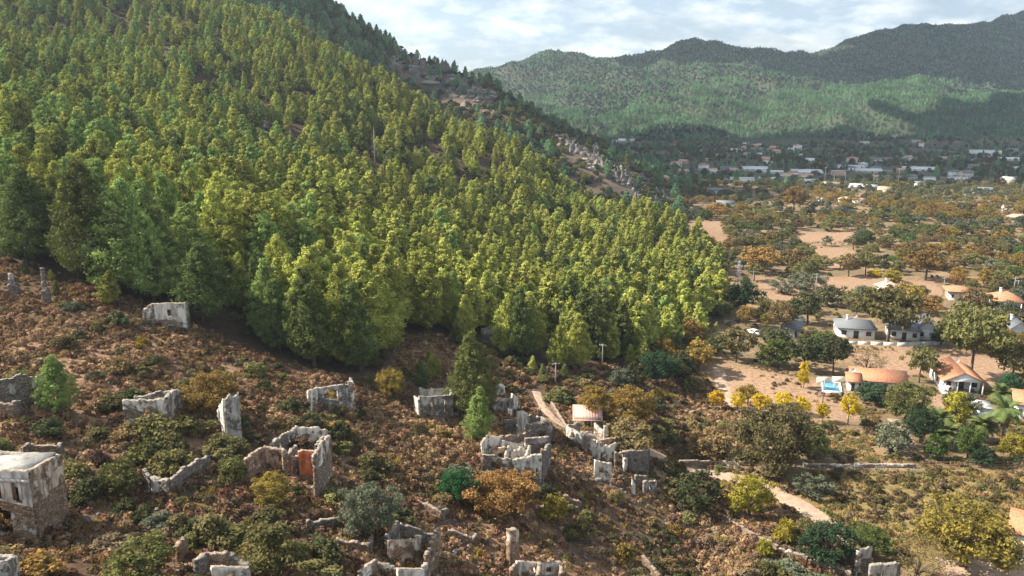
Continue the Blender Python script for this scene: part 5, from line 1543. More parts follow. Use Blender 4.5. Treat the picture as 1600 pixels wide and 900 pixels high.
# --- pine forest
r = np.random.default_rng(5)
fx, fy = jgrid(-420, 130, 90, 600, 4.75, r)
k = inpoly(fx, fy, FOREST_W)
gapn = fbm(fx / 45, fy / 45, 120) + .35 * vnoise(fx / 12, fy / 12, 130)
fz = H(fx, fy); fu, fv, fd = proj(fx, fy, fz)
dens = np.ones(len(fx))
for (cu, cv, ru, rv, dd) in [(430, 160, 60, 28, .35), (430, 215, 75, 22, .12), (560, 265, 40, 22, .35), (250, 90, 50, 20, .4), (640, 350, 30, 18, .5), (330, 140, 40, 18, .4)]:
    dens = np.minimum(dens, np.where(((fu - cu) / ru) ** 2 + ((fv - cv) / rv) ** 2 < 1, dd, 1))
k &= (r.random(len(fx)) < dens * np.where((gapn > .22) & (fy > 165), .35, np.where(fy < 140, .72, 1.0))) & inview(fx, fy, fz) & free(fx, fy, 1.0)
fx, fy, fz, fu, fv, fd = fx[k], fy[k], fz[k], fu[k], fv[k], fd[k]
hh = np.interp(fy, [95, 130, 180, 260, 400], [18.5, 16.5, 12.2, 9.8, 8.4]) * np.where(r.random(len(fx)) < .2, r.uniform(.45, .75, len(fx)), r.uniform(.78, 1.2, len(fx))) * (1 + .25 * vnoise(fx / 25, fy / 25, 140))
ww = hh * r.uniform(.82, 1.22, len(fx))
order = np.argsort(fd / hh)
near = order[:285]; rest = order[285:]
for i in near:
    cr, tr = BIGP[r.integers(len(BIGP))] if fd[i] < 175 else PINES[r.integers(len(PINES))]
    br_ = r.random() < np.interp(fu[i], [0, 400, 600], [.42, .22, .06]); dk_ = (not br_) and r.random() < (.52 if fd[i] < 140 else .12)  # front pines get dark needles more often: forest edge shade put into colour
    q = lm(fu[i], fv[i] - hh[i] * .5 / fd[i] * F)
    nm = ('tall ' if hh[i] > 15 else ('mid height ' if hh[i] > 12 else 'small ')) + ('fresh green' if br_ else ('dark green' if dk_ else 'yellow green')) + ' pine'
    tree('pine_tree', nm + ' in the forest by ' + q, (fx[i], fy[i], fz[i] - .2), cr, tr, ww[i] / 12, hh[i] / 12, 'pine_bright' if br_ else ('pine_dark' if dk_ else 'pine'), nm + 's in the forest by ' + q, 'pine tree')
PP = [(c, 'pine') for c, _ in PINES] + [(PINES[0][0], 'pine_bright'), (PINES[3][0], 'pine_dark')]
pi = r.integers(0, len(PINES), len(rest)); q_ = r.random(len(rest)); pb_ = np.interp(fu[rest], [0, 400, 600], [.45, .25, .04]); pi = np.where(q_ < pb_, 8, np.where(q_ > .90, 9, pi))
scatter('pine_forest', fx[rest], fy[rest], fz[rest] - .2, ww[rest] / 12, hh[rest] / 12, pi, PP, 'dense sunlit pine forest covering the left hill')

ex, ey = jgrid(-95, 60, 85, 230, 4.0, r)
k = ~inpoly(ex, ey, FOREST_W) & (inpoly(ex, ey + 9, FOREST_W) | inpoly(ex - 8, ey + 5, FOREST_W)) & free(ex, ey, 1.2) & (r.random(len(ex)) < .30)
ez = H(ex, ey); eu, ev, ed = proj(ex, ey, ez); k &= inview(ex, ey, ez, 20, 0)
for x_, y_, z_, u_, v_ in zip(ex[k], ey[k], ez[k], eu[k], ev[k]):
    h_ = r.uniform(1.8, 6.0); cr, tr = PINES[r.integers(len(PINES))]; dk_ = r.random() < .4
    nm = ('tiny ' if h_ < 3.2 else 'young ') + ('dark green' if dk_ else 'yellow green') + ' pine sapling'; q = lm(u_, v_ - 8)
    tree('pine_tree', nm + ' near ' + q, (x_, y_, z_ - .1), cr, tr, h_ * 1.15 / 12, h_ / 12, 'pine_dark' if dk_ else 'pine', nm + 's near ' + q, 'pine tree')
ux, uy = jgrid(-420, 130, 90, 500, 5.0, r)
uz = H(ux, uy); uu, uv, ud = proj(ux, uy, uz)
k = inpoly(ux, uy, FOREST_W) & inview(ux, uy, uz) & (r.random(len(ux)) < .55)
ux, uy, uz = ux[k], uy[k], uz[k]
us = r.uniform(.7, 1.7, len(ux))
scatter('forest_undergrowth', ux, uy, uz - .1, us, us * r.uniform(.7, 1.2, len(ux)), r.integers(0, 4, len(ux)), [(BUSH[0], 'dark'), (BUSH[1], 'olive'), (BUSH[2], 'brown'), (BUSH[4], 'dark')], 'dark undergrowth shrubs beneath and between the pines')

# --- second, rocky ridge: maquis and sparse pines
sx_, sy_ = jgrid(-420, 170, 392, 900, 4.2, r)
sz_ = H(sx_, sy_); su, sv, sd = proj(sx_, sy_, sz_)
k = ((sz_ > .9) & (sy_ > 402) | (inpoly(su, sv, [(850, 195), (1070, 288), (1060, 345), (980, 350), (900, 310), (850, 255)]) & (sy_ < 640))) & inview(sx_, sy_, sz_) & ~inpoly(sx_, sy_, FOREST_W) & (su < 1080)
rn = fbm(sx_ / 22, sy_ / 22, 81)
k &= r.random(len(sx_)) < np.where(rn > .22, .40, .92)
sx_, sy_, sz_, su, sv = sx_[k], sy_[k], sz_[k], su[k], sv[k]
RB = [[(596, 72), (660, 84), (775, 142), (772, 185), (690, 165), (600, 112)], [(860, 205), (930, 225), (1050, 300), (1050, 335), (990, 325), (865, 240)]]
kk_ = ~((inpoly(su, sv, RB[0]) | inpoly(su, sv, RB[1])) & (r.random(len(su)) < .72))
sx_, sy_, sz_, su, sv = sx_[kk_], sy_[kk_], sz_[kk_], su[kk_], sv[kk_]
isp = r.random(len(sx_)) < np.where(sy_ > 560, .42, .12)
sc1 = np.where(isp, r.uniform(.45, .85, len(sx_)), r.uniform(1.6, 3.2, len(sx_)))
BP = [(BUSH[0], 'dark'), (BUSH[1], 'maquis_far'), (BUSH[3], 'olive'), (BUSH[4], 'dark')]
scatter('ridge_maquis', sx_, sy_, sz_ - .2, sc1, sc1 * r.uniform(.8, 1.1, len(sx_)), np.where(isp, r.integers(4, 8, len(sx_)), r.integers(0, 4, len(sx_))),
        BP + [(PINES[1][0], 'pine_far'), (PINES[3][0], 'pine_far'), (PINES[4][0], 'pine_dark'), (PINES[6][0], 'pine_far')], 'dark shrubs and sparse pines on the rocky ridge')


# --- rocks
def rock_proto(i, tall=1.0):
    import bmesh
    bm = bmesh.new(); bmesh.ops.create_icosphere(bm, subdivisions=3, radius=1)
    rr = np.random.default_rng(60 + i)
    dirs = rr.normal(size=(26, 3)); dirs /= np.linalg.norm(dirs, axis=1, keepdims=True); cut = rr.uniform(.5, .95, 26)
    for v in bm.verts:
        p = np.array(v.co)
        for d_, c_ in zip(dirs, cut):
            e = p @ d_
            if e > c_: p = p - d_ * (e - c_)
        p = p + rr.normal(size=3) * .035
        p[2] *= tall
        if p[2] > .1: p[:2] *= 1 - .3 * p[2] / max(1, tall)
        v.co = p
    V = [tuple(v.co) for v in bm.verts]; T = [tuple(x.index for x in f.verts) for f in bm.faces]; bm.free()
    return mesh('rock', V, T, [ROCK], attrs={'pl': ('FLOAT', np.full(len(V), .38, np.float32))})


ROCKS = [rock_proto(0, .8), rock_proto(1, 1.5), rock_proto(2, 1.1), rock_proto(3, 2.0), rock_proto(4, .6)]
bands = [((612, 84), (660, 108), 26, 5.0), ((645, 98), (755, 148), 60, 5.0), ((700, 138), (768, 168), 20, 3.6), ((865, 212), (930, 232), 22, 2.8), ((895, 228), (975, 272), 56, 3.0),
         ((925, 255), (1045, 312), 70, 2.8), ((985, 298), (1045, 325), 24, 2.4), ((770, 178), (840, 208), 12, 2.2), ((375, 204), (400, 214), 10, 2.4), ((400, 207), (500, 222), 14, 2.0)]
RK = []
for (a, b_, n_, sz) in bands:
    for j in range(int(n_ * 1.7)):
        f = random.random(); u = a[0] + (b_[0] - a[0]) * f + random.gauss(0, 9); v = a[1] + (b_[1] - a[1]) * f + random.gauss(0, 7)
        p = ground(u, v, 300 if a[0] < 560 else 392)
        if p[1] > 900 or p[1] < 250: continue
        s_ = sz * random.uniform(.4, 1.25)
        RK.append((s_ / p[1], p, s_, a[0]))
RK.sort(key=lambda q: -q[0])
for q_i, (_, p, s_, a0_) in enumerate(RK[:285]):
    if True:
        o = link('limestone_rock', random.choice(ROCKS), None, (p[0], p[1], p[2] - .3 * s_), random.random() * 6.28, (s_ * random.uniform(.6, 1.5), s_ * random.uniform(.6, 1.2), s_ * random.uniform(.5, 1.05)))
        o.rotation_euler.x = random.uniform(-.3, .3)
        if a0_ < 560: tag(o, 'pale rock outcrop showing in a gap of the pine forest', 'rock', 'rocks in the forest clearing')
        elif a0_ < 840: tag(o, 'jagged grey limestone rock on the upper rocky ridge', 'rock', 'rocks of the upper ridge')
        else: tag(o, 'jagged grey limestone rock on the lower rocky ridge', 'rock', 'rocks of the lower ridge')

rk_ = RK[285:]
scatter('broken_limestone', *(np.array([q[1][i] for q in rk_]) for i in range(3)), np.array([q[2] for q in rk_]), np.array([q[2] for q in rk_]) * 1.1, r.integers(0, 5, len(rk_)), ROCKS, 'smaller broken limestone along the rocky ridge', tilt=.3)

# dead tree in the forest
p = ground(586, 262)
rt = thing('dead_tree', 'bare pale dead tree standing above the pine forest', 'dead tree', p)
m = MB().tube([(0, 0, -.5), (.1, 0, 8), (0, .1, 15)], [.30, .2, .06], 7)
m.build('trunk', BARKP, rt)
for j in range(16):
    z = 5 + j * .6; a_ = j * 2.4; l_ = 1.7 - .07 * j
    MB().tube([(.05, 0, z), (math.cos(a_) * l_, math.sin(a_) * l_, z + .5)], [.07, .03], 4).build('branch', BARKP, rt)

# --- hillside bushes: 300 singles, the rest as undergrowth
hx, hy = jgrid(-95, 45, 46, 180, 2.1, r)
hz = H(hx, hy); hu, hv, hd = proj(hx, hy, hz)
cl_ = fbm(hx / 13, hy / 13, 150) + .4 * vnoise(hx / 4, hy / 4, 151)
k = inview(hx, hy, hz, 60, 40) & ~inpoly(hx, hy, FOREST_W) & (hu < 1165 + (hv - 700) * .9) & (hv > 470)
pr = sstep(-.25, .35, cl_) * np.interp(hv, [470, 560, 640, 760, 900], [.26, .34, .55, .80, .92])
pr = np.where((hu > 250) & (hu < 660) & (hv > 520) & (hv < 640), pr * .35, pr)
pr = np.where((hu > 520) & (hu < 760) & (hv > 640) & (hv < 760), pr * .45, pr)
k &= (r.random(len(hx)) < pr) & free(hx, hy, .35)
hx, hy, hz, hu, hv, hd = hx[k], hy[k], hz[k], hu[k], hv[k], hd[k]
sw = np.clip(np.exp(r.normal(size=len(hx)) * .42) * 1.05, .4, 1.7) * (1 + .3 * np.clip(cl_[k], -.5, .6))
order = np.argsort(-sw / hd)
KINDS_B = [('dark', 'dark green'), ('olive', 'dull olive'), ('brown', 'dark brownish'), ('twig', 'bare twiggy grey brown'), ('rust', 'rusty brown'), ('gold', 'golden olive'), ('greygreen', 'grey green'), ('orange', 'orange brown')]
PB = [.20, .22, .22, .15, .11, .05, .03, .02]
kc = r.choice(len(KINDS_B), len(hx), p=PB)
for c, i in enumerate(order[:285]):
    key, nm = KINDS_B[kc[i]]
    o = link('bush', BUSH[r.integers(5)], None, (hx[i], hy[i], hz[i] - .1), r.random() * 6.28, (sw[i] * r.uniform(.8, 1.5), sw[i] * r.uniform(.8, 1.3), sw[i] * r.uniform(.6, 1.1)))
    recolour(o, key)
    q = lm(hu[i], hv[i]); sz_w = 'large ' if sw[i] > 1.5 else ('small ' if sw[i] < 1.0 else '')
    tag(o, sz_w + nm + ' bush near ' + q, 'bush', sz_w + nm + ' bushes near ' + q)
ri = order[285:]
scatter('hillside_shrubbery', hx[ri], hy[ri], hz[ri] - .1, sw[ri], sw[ri] * r.uniform(.7, 1.1, len(ri)), kc[ri], [(BUSH[i % 5], KINDS_B[i][0]) for i in range(8)], 'low mixed shrubs between the ruins')

# --- cushion tufts, dry grass and stones on the hillside
CU = [cushion_proto(0), cushion_proto(1, hgt=.4), cushion_proto(2, 60, hgt=.35), cushion_proto(3, hgt=.55)]
GR = [grass_proto(0), grass_proto(1, 60, hgt=.4)]
cx_, cy_ = jgrid(-110, 62, 44, 190, .82, r)
cz_ = H(cx_, cy_); cu_, cv_, cd_ = proj(cx_, cy_, cz_)
k = inview(cx_, cy_, cz_, 40, 30) & ~inpoly(cx_, cy_, FOREST_W) & (cu_ < 1190 + (cv_ - 700) * .8) & (cv_ > 400)
cn_ = fbm(cx_ / 7, cy_ / 7, 160)
k &= (r.random(len(cx_)) < .78 + .5 * cn_)
inr = np.zeros(len(cx_), bool)
for rd in ROADS:
    for q in rd[::2]: inr |= (cx_ - q[0]) ** 2 + (cy_ - q[1]) ** 2 < 1.9 ** 2
k &= ~inr
cx_, cy_, cz_ = cx_[k], cy_[k], cz_[k]
tint = fbm(cx_ / 10, cy_ / 10, 170) + r.normal(size=len(cx_)) * .22
idx = np.where(tint > .22, 4 + r.integers(0, 3, len(cx_)), np.where(tint < -.28, 7 + r.integers(0, 2, len(cx_)), r.integers(0, 4, len(cx_))))
g_ = r.random(len(cx_)) < .12; idx = np.where(g_, 9 + r.integers(0, 2, len(cx_)), idx)
s_ = r.uniform(.55, 1.35, len(cx_)) * (1 + .3 * cn_[k])
scatter('cushion_shrubs', cx_, cy_, cz_ - .05, s_, s_ * r.uniform(.8, 1.3, len(cx_)), idx,
        [(c, 'cush') for c in CU] + [(CU[0], 'cush2'), (CU[1], 'cush2'), (CU[3], 'cush2'), (CU[2], 'brown'), (CU[3], 'twig'), (GR[0], 'drygrass'), (GR[1], 'gold')], 'dry brown cushion shrubs and grass on the slope')
st_n = 5200
kx = r.integers(0, len(cx_), st_n); qx = cx_[kx] + r.normal(size=st_n) * 1.2; qy = cy_[kx] + r.normal(size=st_n) * 1.2
wall_pts = np.array([(o[0], o[1]) for o in OCC if o[2] == 1.0])
wi = r.integers(0, len(wall_pts), 6000)
qx = np.r_[qx, wall_pts[wi, 0] + r.normal(size=6000) * 1.1]; qy = np.r_[qy, wall_pts[wi, 1] - np.abs(r.normal(size=6000)) * 1.3 + .5]
ss = np.exp(r.normal(size=len(qx)) * .5) * .13
scatter('fallen_stones', qx, qy, H(qx, qy) + .01, ss, ss * .8, r.integers(0, 5, len(qx)), ROCKS, 'loose stones and rubble on the hillside', tilt=.5)

# --- valley floor: weeds and grass
vx, vy = jgrid(8, 130, 92, 175, .85, r)
vz = H(vx, vy); vu, vv, vd = proj(vx, vy, vz)
k = inview(vx, vy, vz, 40, 30) & (vu > 1130 + (vv - 700) * .5) & free(vx, vy, .7)
wn = fbm(vx / 8, vy / 8, 180)
insoil = np.zeros(len(vx), bool)
for p_ in SOILW: insoil |= inpoly(vx, vy, p_)
k &= (r.random(len(vx)) < np.where(insoil, .05, .75 + .5 * wn))
vx, vy, vz, vv = vx[k], vy[k], vz[k], vv[k]; wn = wn[k]
tb = wn + r.normal(size=len(vx)) * .2
idx = np.where(tb > .02, r.integers(2, 4, len(vx)), np.where(tb < -.25, r.integers(4, 6, len(vx)), r.integers(0, 2, len(vx))))
s_ = r.uniform(.6, 1.3, len(vx))
scatter('field_weeds', vx, vy, vz - .03, s_, s_ * r.uniform(.7, 1.3, len(vx)), idx, [(CU[0], 'weed'), (CU[1], 'weed'), (GR[0], 'drygrass'), (CU[2], 'olive'), (CU[3], 'brown'), (CU[0], 'twig')], 'dry weeds and grass on the valley field')
# bare twig scrub across the top of the weedy field
tx, ty = jgrid(20, 125, 100, 145, 2.0, r)
tz = H(tx, ty); tu, tv, td = proj(tx, ty, tz)
k = inpoly(tu, tv, [(1230, 738), (1620, 734), (1640, 800), (1520, 790), (1300, 800)]) & (r.random(len(tx)) < .34) & free(tx, ty, 0)
k |= inpoly(tu, tv, [(1290, 790), (1640, 790), (1640, 900), (1330, 860)]) & (r.random(len(tx)) < .09) & free(tx, ty, 0)
tx, ty, tz = tx[k], ty[k], tz[k]
s_ = r.uniform(.4, 1.0, len(tx))
scatter('field_scrub', tx, ty, tz - .05, s_, s_ * r.uniform(.9, 1.4, len(tx)), r.integers(0, 3, len(tx)), [(BUSH[2], 'twig'), (BUSH[4], 'brown'), (BUSH[0], 'weed')], 'bare brown scrub on the valley field')

# --- valley trees
CLEAR = SOIL + [[(1215, 742), (1600, 736), (1660, 900), (1450, 905), (1290, 830)], [(1300, 495), (1480, 495), (1480, 545), (1300, 545)]]
CLW = SOILW + [FIELDW] + [world_poly(CLEAR[-1])]
tx, ty = jgrid(10, 520, 118, 640, 6.6, r)
tz = H(tx, ty); tu, tv, td = proj(tx, ty, tz)
k = inview(tx, ty, tz, 40, 0) & (tz < 2.5) & (tu > 1040) & ~inpoly(tx, ty, FOREST_W) & free(tx, ty, 1.6)
k &= ~((tu < 1130) & (tv > 640))
for p_ in CLW: k &= ~inpoly(tx, ty, p_)
dn = fbm(tx / 40, ty / 40, 190)
k &= r.random(len(tx)) < np.clip(np.interp(ty, [118, 170, 260, 400, 640], [.46, .44, .40, .42, .56]) + .75 * dn + np.where(tu > 1400, .15, 0), 0, 1)
tx, ty, tz, tu, tv, td = tx[k], ty[k], tz[k], tu[k], tv[k], td[k]
hue = fbm(tx / 30, ty / 30, 200) + r.normal(size=len(tx)) * .22
kinds = ['orange', 'rust', 'gold', 'olive', 'greygreen', 'dark', 'green', 'lemon', 'brown']
nms = {'orange': 'orange brown', 'rust': 'rusty brown', 'gold': 'golden', 'olive': 'olive green', 'greygreen': 'grey green', 'dark': 'dark green', 'green': 'mid green', 'lemon': 'yellow green', 'brown': 'brown green'}
sel = np.array([kinds.index(q) for q in np.where(hue > .56, 'orange', np.where(hue > .27, 'gold', np.where(hue > .17, 'rust', np.where(hue > -.12, 'olive', np.where(hue > -.20, 'green', np.where(hue > -.36, 'dark', 'greygreen'))))))])
low_ = (tv > 655) & (r.random(len(tx)) < .7); sel = np.where(low_, kinds.index('greygreen'), sel)
garden = (tu > 1440) & (tv > 600) & (r.random(len(tx)) < .6); sel = np.where(garden, r.choice([5, 6, 7, 4], len(tx)), sel)
hgt = r.uniform(3.6, 7.2, len(tx)) * np.where(tv > 655, .75, 1) * np.interp(ty, [150, 400, 640], [.85, 1.0, .78])
wid = hgt * r.uniform(.95, 1.4, len(tx))
order = np.argsort(td / wid)
allp = BROAD['low'] + BROAD['round'] + BROAD['low'] + BROAD['airy']
rwid = [7.4] * 3 + [7.2] * 3 + [7.4] * 3 + [7.6] * 2
for i in order[:215]:
    j = int(r.integers(len(allp))); key = kinds[sel[i]]
    q = lm(tu[i], tv[i] - 12)
    nm = ('tall ' if hgt[i] > 6.3 else ('low ' if hgt[i] < 4.3 else '')) + nms[key] + ' tree'
    tree('broadleaf_tree', nm + ' near ' + q, (tx[i], ty[i], tz[i] - .1), allp[j][0], allp[j][1], wid[i] / rwid[j], hgt[i] / 7.2, key, nm + 's near ' + q)
ri = order[215:]
PT = [(allp[(i * 3) % len(allp)][0], kinds[i]) for i in range(9)] + [(allp[(i * 3 + 4) % len(allp)][0], kinds[i]) for i in range(9)]
pi = sel[ri] + 9 * r.integers(0, 2, len(ri))
scatter('orchard_trees', tx[ri], ty[ri], tz[ri] - .1, wid[ri] / 7.6, hgt[ri] / 7.2, pi, PT, 'autumn coloured trees filling the far side of the valley')
# low shrubs under them
bx, by = jgrid(5, 480, 118, 640, 4.2, r)
bz = H(bx, by); bu, bv, bd = proj(bx, by, bz)
k = inview(bx, by, bz, 40, 0) & (bz < 2.5) & (bu > 1010) & ~inpoly(bx, by, FOREST_W) & free(bx, by, .5)
sl_ = np.zeros(len(bx), bool)
for p_ in CLW: sl_ |= inpoly(bx, by, p_)
k &= r.random(len(bx)) < np.where(sl_, .035, .42)
bx, by, bz = bx[k], by[k], bz[k]
s_ = r.uniform(.5, 1.25, len(bx))
scatter('valley_shrubbery', bx, by, bz - .05, s_, s_ * r.uniform(.6, 1.1, len(bx)), r.integers(0, 6, len(bx)),
        [(BUSH[0], 'olive'), (BUSH[1], 'dark'), (BUSH[2], 'gold'), (BUSH[3], 'greygreen'), (BUSH[4], 'rust'), (BUSH[0], 'weed')], 'low shrubs between the valley trees')

# ------------------------------------------------------------------ far village
VIL = [  # u, v base, w px, h px, wall, roof kind, roof mat, label
    (1033, 283, 26, 9, PINKW, 'hip', ROOF_P, 'large pinkish house at the foot of rocky ridge in far village'),
    (1075, 281, 30, 5, GREYW, 'flat', ROOF_G, 'long grey flat roofed building right of the pinkish far house'),
    (1160, 285, 36, 7, WHITE, 'flat', ROOF_W, 'bright white flat roofed block at left of the far village'),
    (1197, 284, 24, 6, WHITE, 'shed', ROOF_W, 'white shed just right of the bright white far block'),
    (1182, 267, 38, 6, WHITE, 'shed', ROOF_W, 'long white roofed shed behind the bright white far block'),
    (1140, 266, 26, 5, GREYW, 'gable', ROOF_G, 'grey roofed house left of the long white roofed shed'),
    (1208, 272, 30, 5, LGREY, 'gable', ROOF_W, 'pale roofed building above the white shed in far village'),
    (1262, 272, 46, 6, WHITE, 'shed', ROOF_W, 'long white shed at centre of the far village'),
    (1310, 277, 20, 10, PINKW, 'flat', LGREY, 'square pink block with flat roof in far village'),
    (1330, 264, 40, 5, WHITE, 'flat', ROOF_W, 'white flat roof behind the square pink block'),
    (1358, 270, 38, 5, CREAM, 'shed', ROOF_W, 'pale long shed right of the square pink block'),
    (1395, 280, 18, 5, TAN, 'hip', ROOF_O, 'small orange roofed house right of the square pink block'),
    (1436, 267, 46, 5, WHITE, 'shed', ROOF_W, 'longest pale shed on the right plain of far village'),
    (1541, 243, 42, 8, WHITE, 'flat', ROOF_W, 'large white block high on the right far plain'),
    (1504, 248, 20, 5, WHITE, 'gable', ROOF_W, 'small white house left of the large white far block'),
    (1582, 251, 34, 4, WHITE, 'shed', ROOF_W, 'white shed right of the large white far block'),
    (1596, 266, 18, 5, WHITE, 'gable', ROOF_W, 'white roofed house at right edge of far plain'),
    (1523, 263, 16, 6, CREAM, 'gable', ROOF_G, 'cream house below the large white far block'),
    (1453, 285, 16, 8, WHITE, 'flat', LGREY, 'white boxy house left of the white two storey one'),
    (1498, 288, 26, 11, WHITE, 'flat', LGREY, 'white two storey house on right side of far village'),
    (1540, 302, 34, 9, LGREY, 'hip', ROOF_G, 'hip roofed grey bungalow right of white two storey house'),
    (1497, 326, 36, 11, LGREY, 'hip', ROOF_G, 'hip roofed grey bungalow nearest in the right far village'),
    (1580, 330, 20, 9, WHITE, 'gable', ROOF_P, 'white house with pink roof at far right among trees'),
    (1590, 347, 26, 12, CREAM, 'hip', ROOF_P, 'pink roofed cream house at right edge above orchards'),
    (1133, 323, 26, 9, WHITE, 'gable', ROOF_G, 'lone white house with grey gable roof before orange tree'),
    (1292, 291, 44, 5, TAN, 'gable', ROOF_T, 'long tan roofed row in front of the far village'),
    (1262, 287, 28, 5, WHITE, 'shed', ROOF_W, 'low white shed left of the long tan roofed row'),
    (1336, 294, 26, 6, WHITE, 'gable', ROOF_W, 'white gabled barn right of the long tan roofed row'),
    (1356, 296, 26, 7, LGREY, 'gable', ROOF_W, 'pale barn beside the white gabled barn'),
    (1382, 302, 18, 10, CREAM, 'gable', ROOF_T, 'cream house with tan roof right of the pale barn'),
    (1320, 316, 20, 8, TAN, 'hip', ROOF_T, 'tan house below the white gabled barn'),
    (1342, 318, 18, 7, CREAM, 'gable', ROOF_P, 'cream house with pink roof below the pale barn'),
    (1284, 318, 12, 9, WHITE, 'flat', LGREY, 'narrow white house in front of the tall orange tree'),
    (1190, 246, 12, 7, CREAM, 'gable', ROOF_W, 'pale house at left of the far hillside hamlet'),
    (1196, 254, 12, 9, CREAM, 'gable', ROOF_P, 'tall cream house in middle of the far hamlet'),
    (1181, 230, 9, 5, CREAM, 'gable', ROOF_T, 'uppermost left house of the far hamlet'),
    (1165, 228, 9, 5, CREAM, 'gable', ROOF_W, 'small pale house alone left of the far hamlet'),
    (1209, 236, 12, 8, PINKW, 'gable', ROOF_P, 'pinkish house in upper middle of the far hamlet'),
    (1236, 236, 9, 5, WHITE, 'gable', ROOF_W, 'little white house right of the far hamlet'),
    (1217, 245, 9, 8, CREAM, 'gable', ROOF_T, 'cream narrow house at right of the far hamlet'),
    (1090, 238, 18, 3, WHITE, 'flat', ROOF_W, 'tiny white long roof left on the dark far plain'),
    (1072, 236, 8, 4, CREAM, 'gable', ROOF_W, 'tiny pale hut left of the tiny white long roof'),
    (975, 222, 18, 5, WHITE, 'shed', ROOF_W, 'white shed beyond the rocky ridge at foot of hill'),
    (990, 221, 10, 4, WHITE, 'flat', ROOF_W, 'small white block right of the shed beyond ridge'),
    (960, 223, 8, 4, WHITE, 'flat', ROOF_W, 'small white block left of the shed beyond ridge'),
    (1105, 252, 9, 5, CREAM, 'gable', ROOF_T, 'lone cream house in the dark left fields'),
    (1300, 245, 10, 6, CREAM, 'gable', ROOF_T, 'cream house among dark trees above village centre'),
    (1330, 251, 8, 4, WHITE, 'flat', LGREY, 'small white roof among dark trees above pale shed'),
    (1405, 249, 8, 5, WHITE, 'gable', ROOF_W, 'small white house among dark trees right of centre'),
    (1352, 225, 12, 4, CREAM, 'flat', LGREY, 'pale long house low on the far dark hill'),
    (1432, 223, 12, 4, LGREY, 'flat', LGREY, 'grey house low on the far dark right hill'),
]
for (u, vb, wp, hp, wl, rk, rm, lab) in VIL:
    p = ground(u, vb); kk = mpp(p); wmt = wp * kk * (.72 if wp > 24 else 1); ht = hp * kk
    flat_ = rk == 'flat'
    rh_ = .2 if flat_ else min(ht * .42, 2.6)
    hw = max(2.0, ht - rh_)
    house('village_house', lab, u, vb, wp, R(-14 + random.uniform(-9, 9)), max(4.5, min(wmt * .6, 14)), hw, rk, rh_, wl, rm, .4, chimney=False, wins=4 if wmt > 14 else 2, group='far village buildings')

tints = [(WHITE, 'white'), (CREAM, 'cream'), (LGREY, 'pale grey'), (TAN, 'tan'), (PINKW, 'pinkish')]
rts = [(ROOF_O, 'orange'), (ROOF_T, 'tan'), (ROOF_W, 'white'), (ROOF_G, 'grey'), (ROOF_P, 'faded pink')]
rv = random.Random(3)


def shortq(t_):
    wds = t_.split()[:6]
    while wds[-1] in ('of', 'at', 'the', 'in', 'with', 'on', 'right', 'left', 'above', 'below', 'among', 'and', 'far', 'by', 'just', 'before', 'behind', 'beyond', 'upper'): wds.pop()
    return 'the ' + ' '.join(wds)


for j in range(70):
    if j < 42: u, vb = rv.uniform(1040, 1600), rv.choice([rv.gauss(274, 7), rv.gauss(286, 7), rv.gauss(260, 8)])
    elif j < 58: u, vb = rv.gauss(1205, 38), rv.gauss(241, 8)
    else: u, vb = rv.uniform(1330, 1600), rv.gauss(246, 9)
    p = ground(u, vb)
    if any((p[0] - o_[0]) ** 2 + (p[1] - o_[1]) ** 2 < (o_[2] + 7) ** 2 for o_ in OCC if o_[1] > 400): continue
    wl, wn_ = rv.choices(tints, [5, 3, 2, 2, 1])[0]; rm, rn_ = rv.choices(rts, [1.5, 3, 3, 3, 2])[0]; rk = rv.choice(['gable', 'hip', 'gable', 'shed'])
    q = min(VIL, key=lambda w_: (w_[0] - u) ** 2 + 4 * (w_[1] - vb) ** 2)
    side = ('left of' if u < q[0] else 'right of') if abs(u - q[0]) > 2 * abs(vb - q[1]) else ('behind' if vb < q[1] else 'in front of')
    house('village_house', '%s house with %s roof %s %s' % (wn_, rn_, side, shortq(q[7])), u, vb, 10, R(-14 + rv.uniform(-22, 22)), rv.uniform(6, 9), rv.choice([2.8, 3.0, 5.4]), rk, 1.6, wl, rm, .45,
          chimney=False, wins=3, group='far village buildings', wm=rv.uniform(6, 11))

# --- far plain trees, and the wooded far hills
px_, py_ = jgrid(-250, 1000, 600, 1300, 8.5, r)
pz_ = H(px_, py_); pu_, pv_, pd_ = proj(px_, py_, pz_)
k = inview(px_, py_, pz_, 30, 0) & (pz_ < 12) & free(px_, py_, .5) & (pu_ > 820)
k &= r.random(len(px_)) < np.clip(.45 + 1.1 * fbm(px_ / 70, py_ / 45, 210), .04, 1)
px_, py_, pz_ = px_[k], py_[k], pz_[k]
s_ = r.uniform(.34, .86, len(px_))
scatter('plain_trees', px_, py_, pz_ - .2, s_, s_ * r.uniform(.85, 1.5, len(px_)), r.integers(0, 7, len(px_)),
        [(BROAD['round'][0][0], 'dark'), (BROAD['round'][1][0], 'olive'), (BROAD['low'][0][0], 'green'), (BROAD['wide'][1][0], 'brown'), (BROAD['low'][1][0], 'darkgreen'), (BROAD['round'][2][0], 'greygreen'), (PINES[3][0], 'pine_far')],
        'dark trees between fields and houses on the far plain')
FP = [pine_proto(40, 10, .40, 8, 1.0, .15, 1.2, True), pine_proto(41, 9.5, .45, 8, 1.0, .15, 1.2, True), pine_proto(42, 10.5, .36, 8, 1.0, .15, 1.2, True)]
FB = [bush_proto(10, 12, 14, .42), bush_proto(11, 12, 14, .42)]
hx_, hy_ = jgrid(-900, 2450, 1180, 3300, 7.6, r)
hz_ = H(hx_, hy_); hu_, hv_, hd_ = proj(hx_, hy_, hz_)
k = inview(hx_, hy_, hz_, 20, 0) & (hz_ > 7) & (hu_ > 640) & (hv_ < 260)
k &= r.random(len(hx_)) < .93
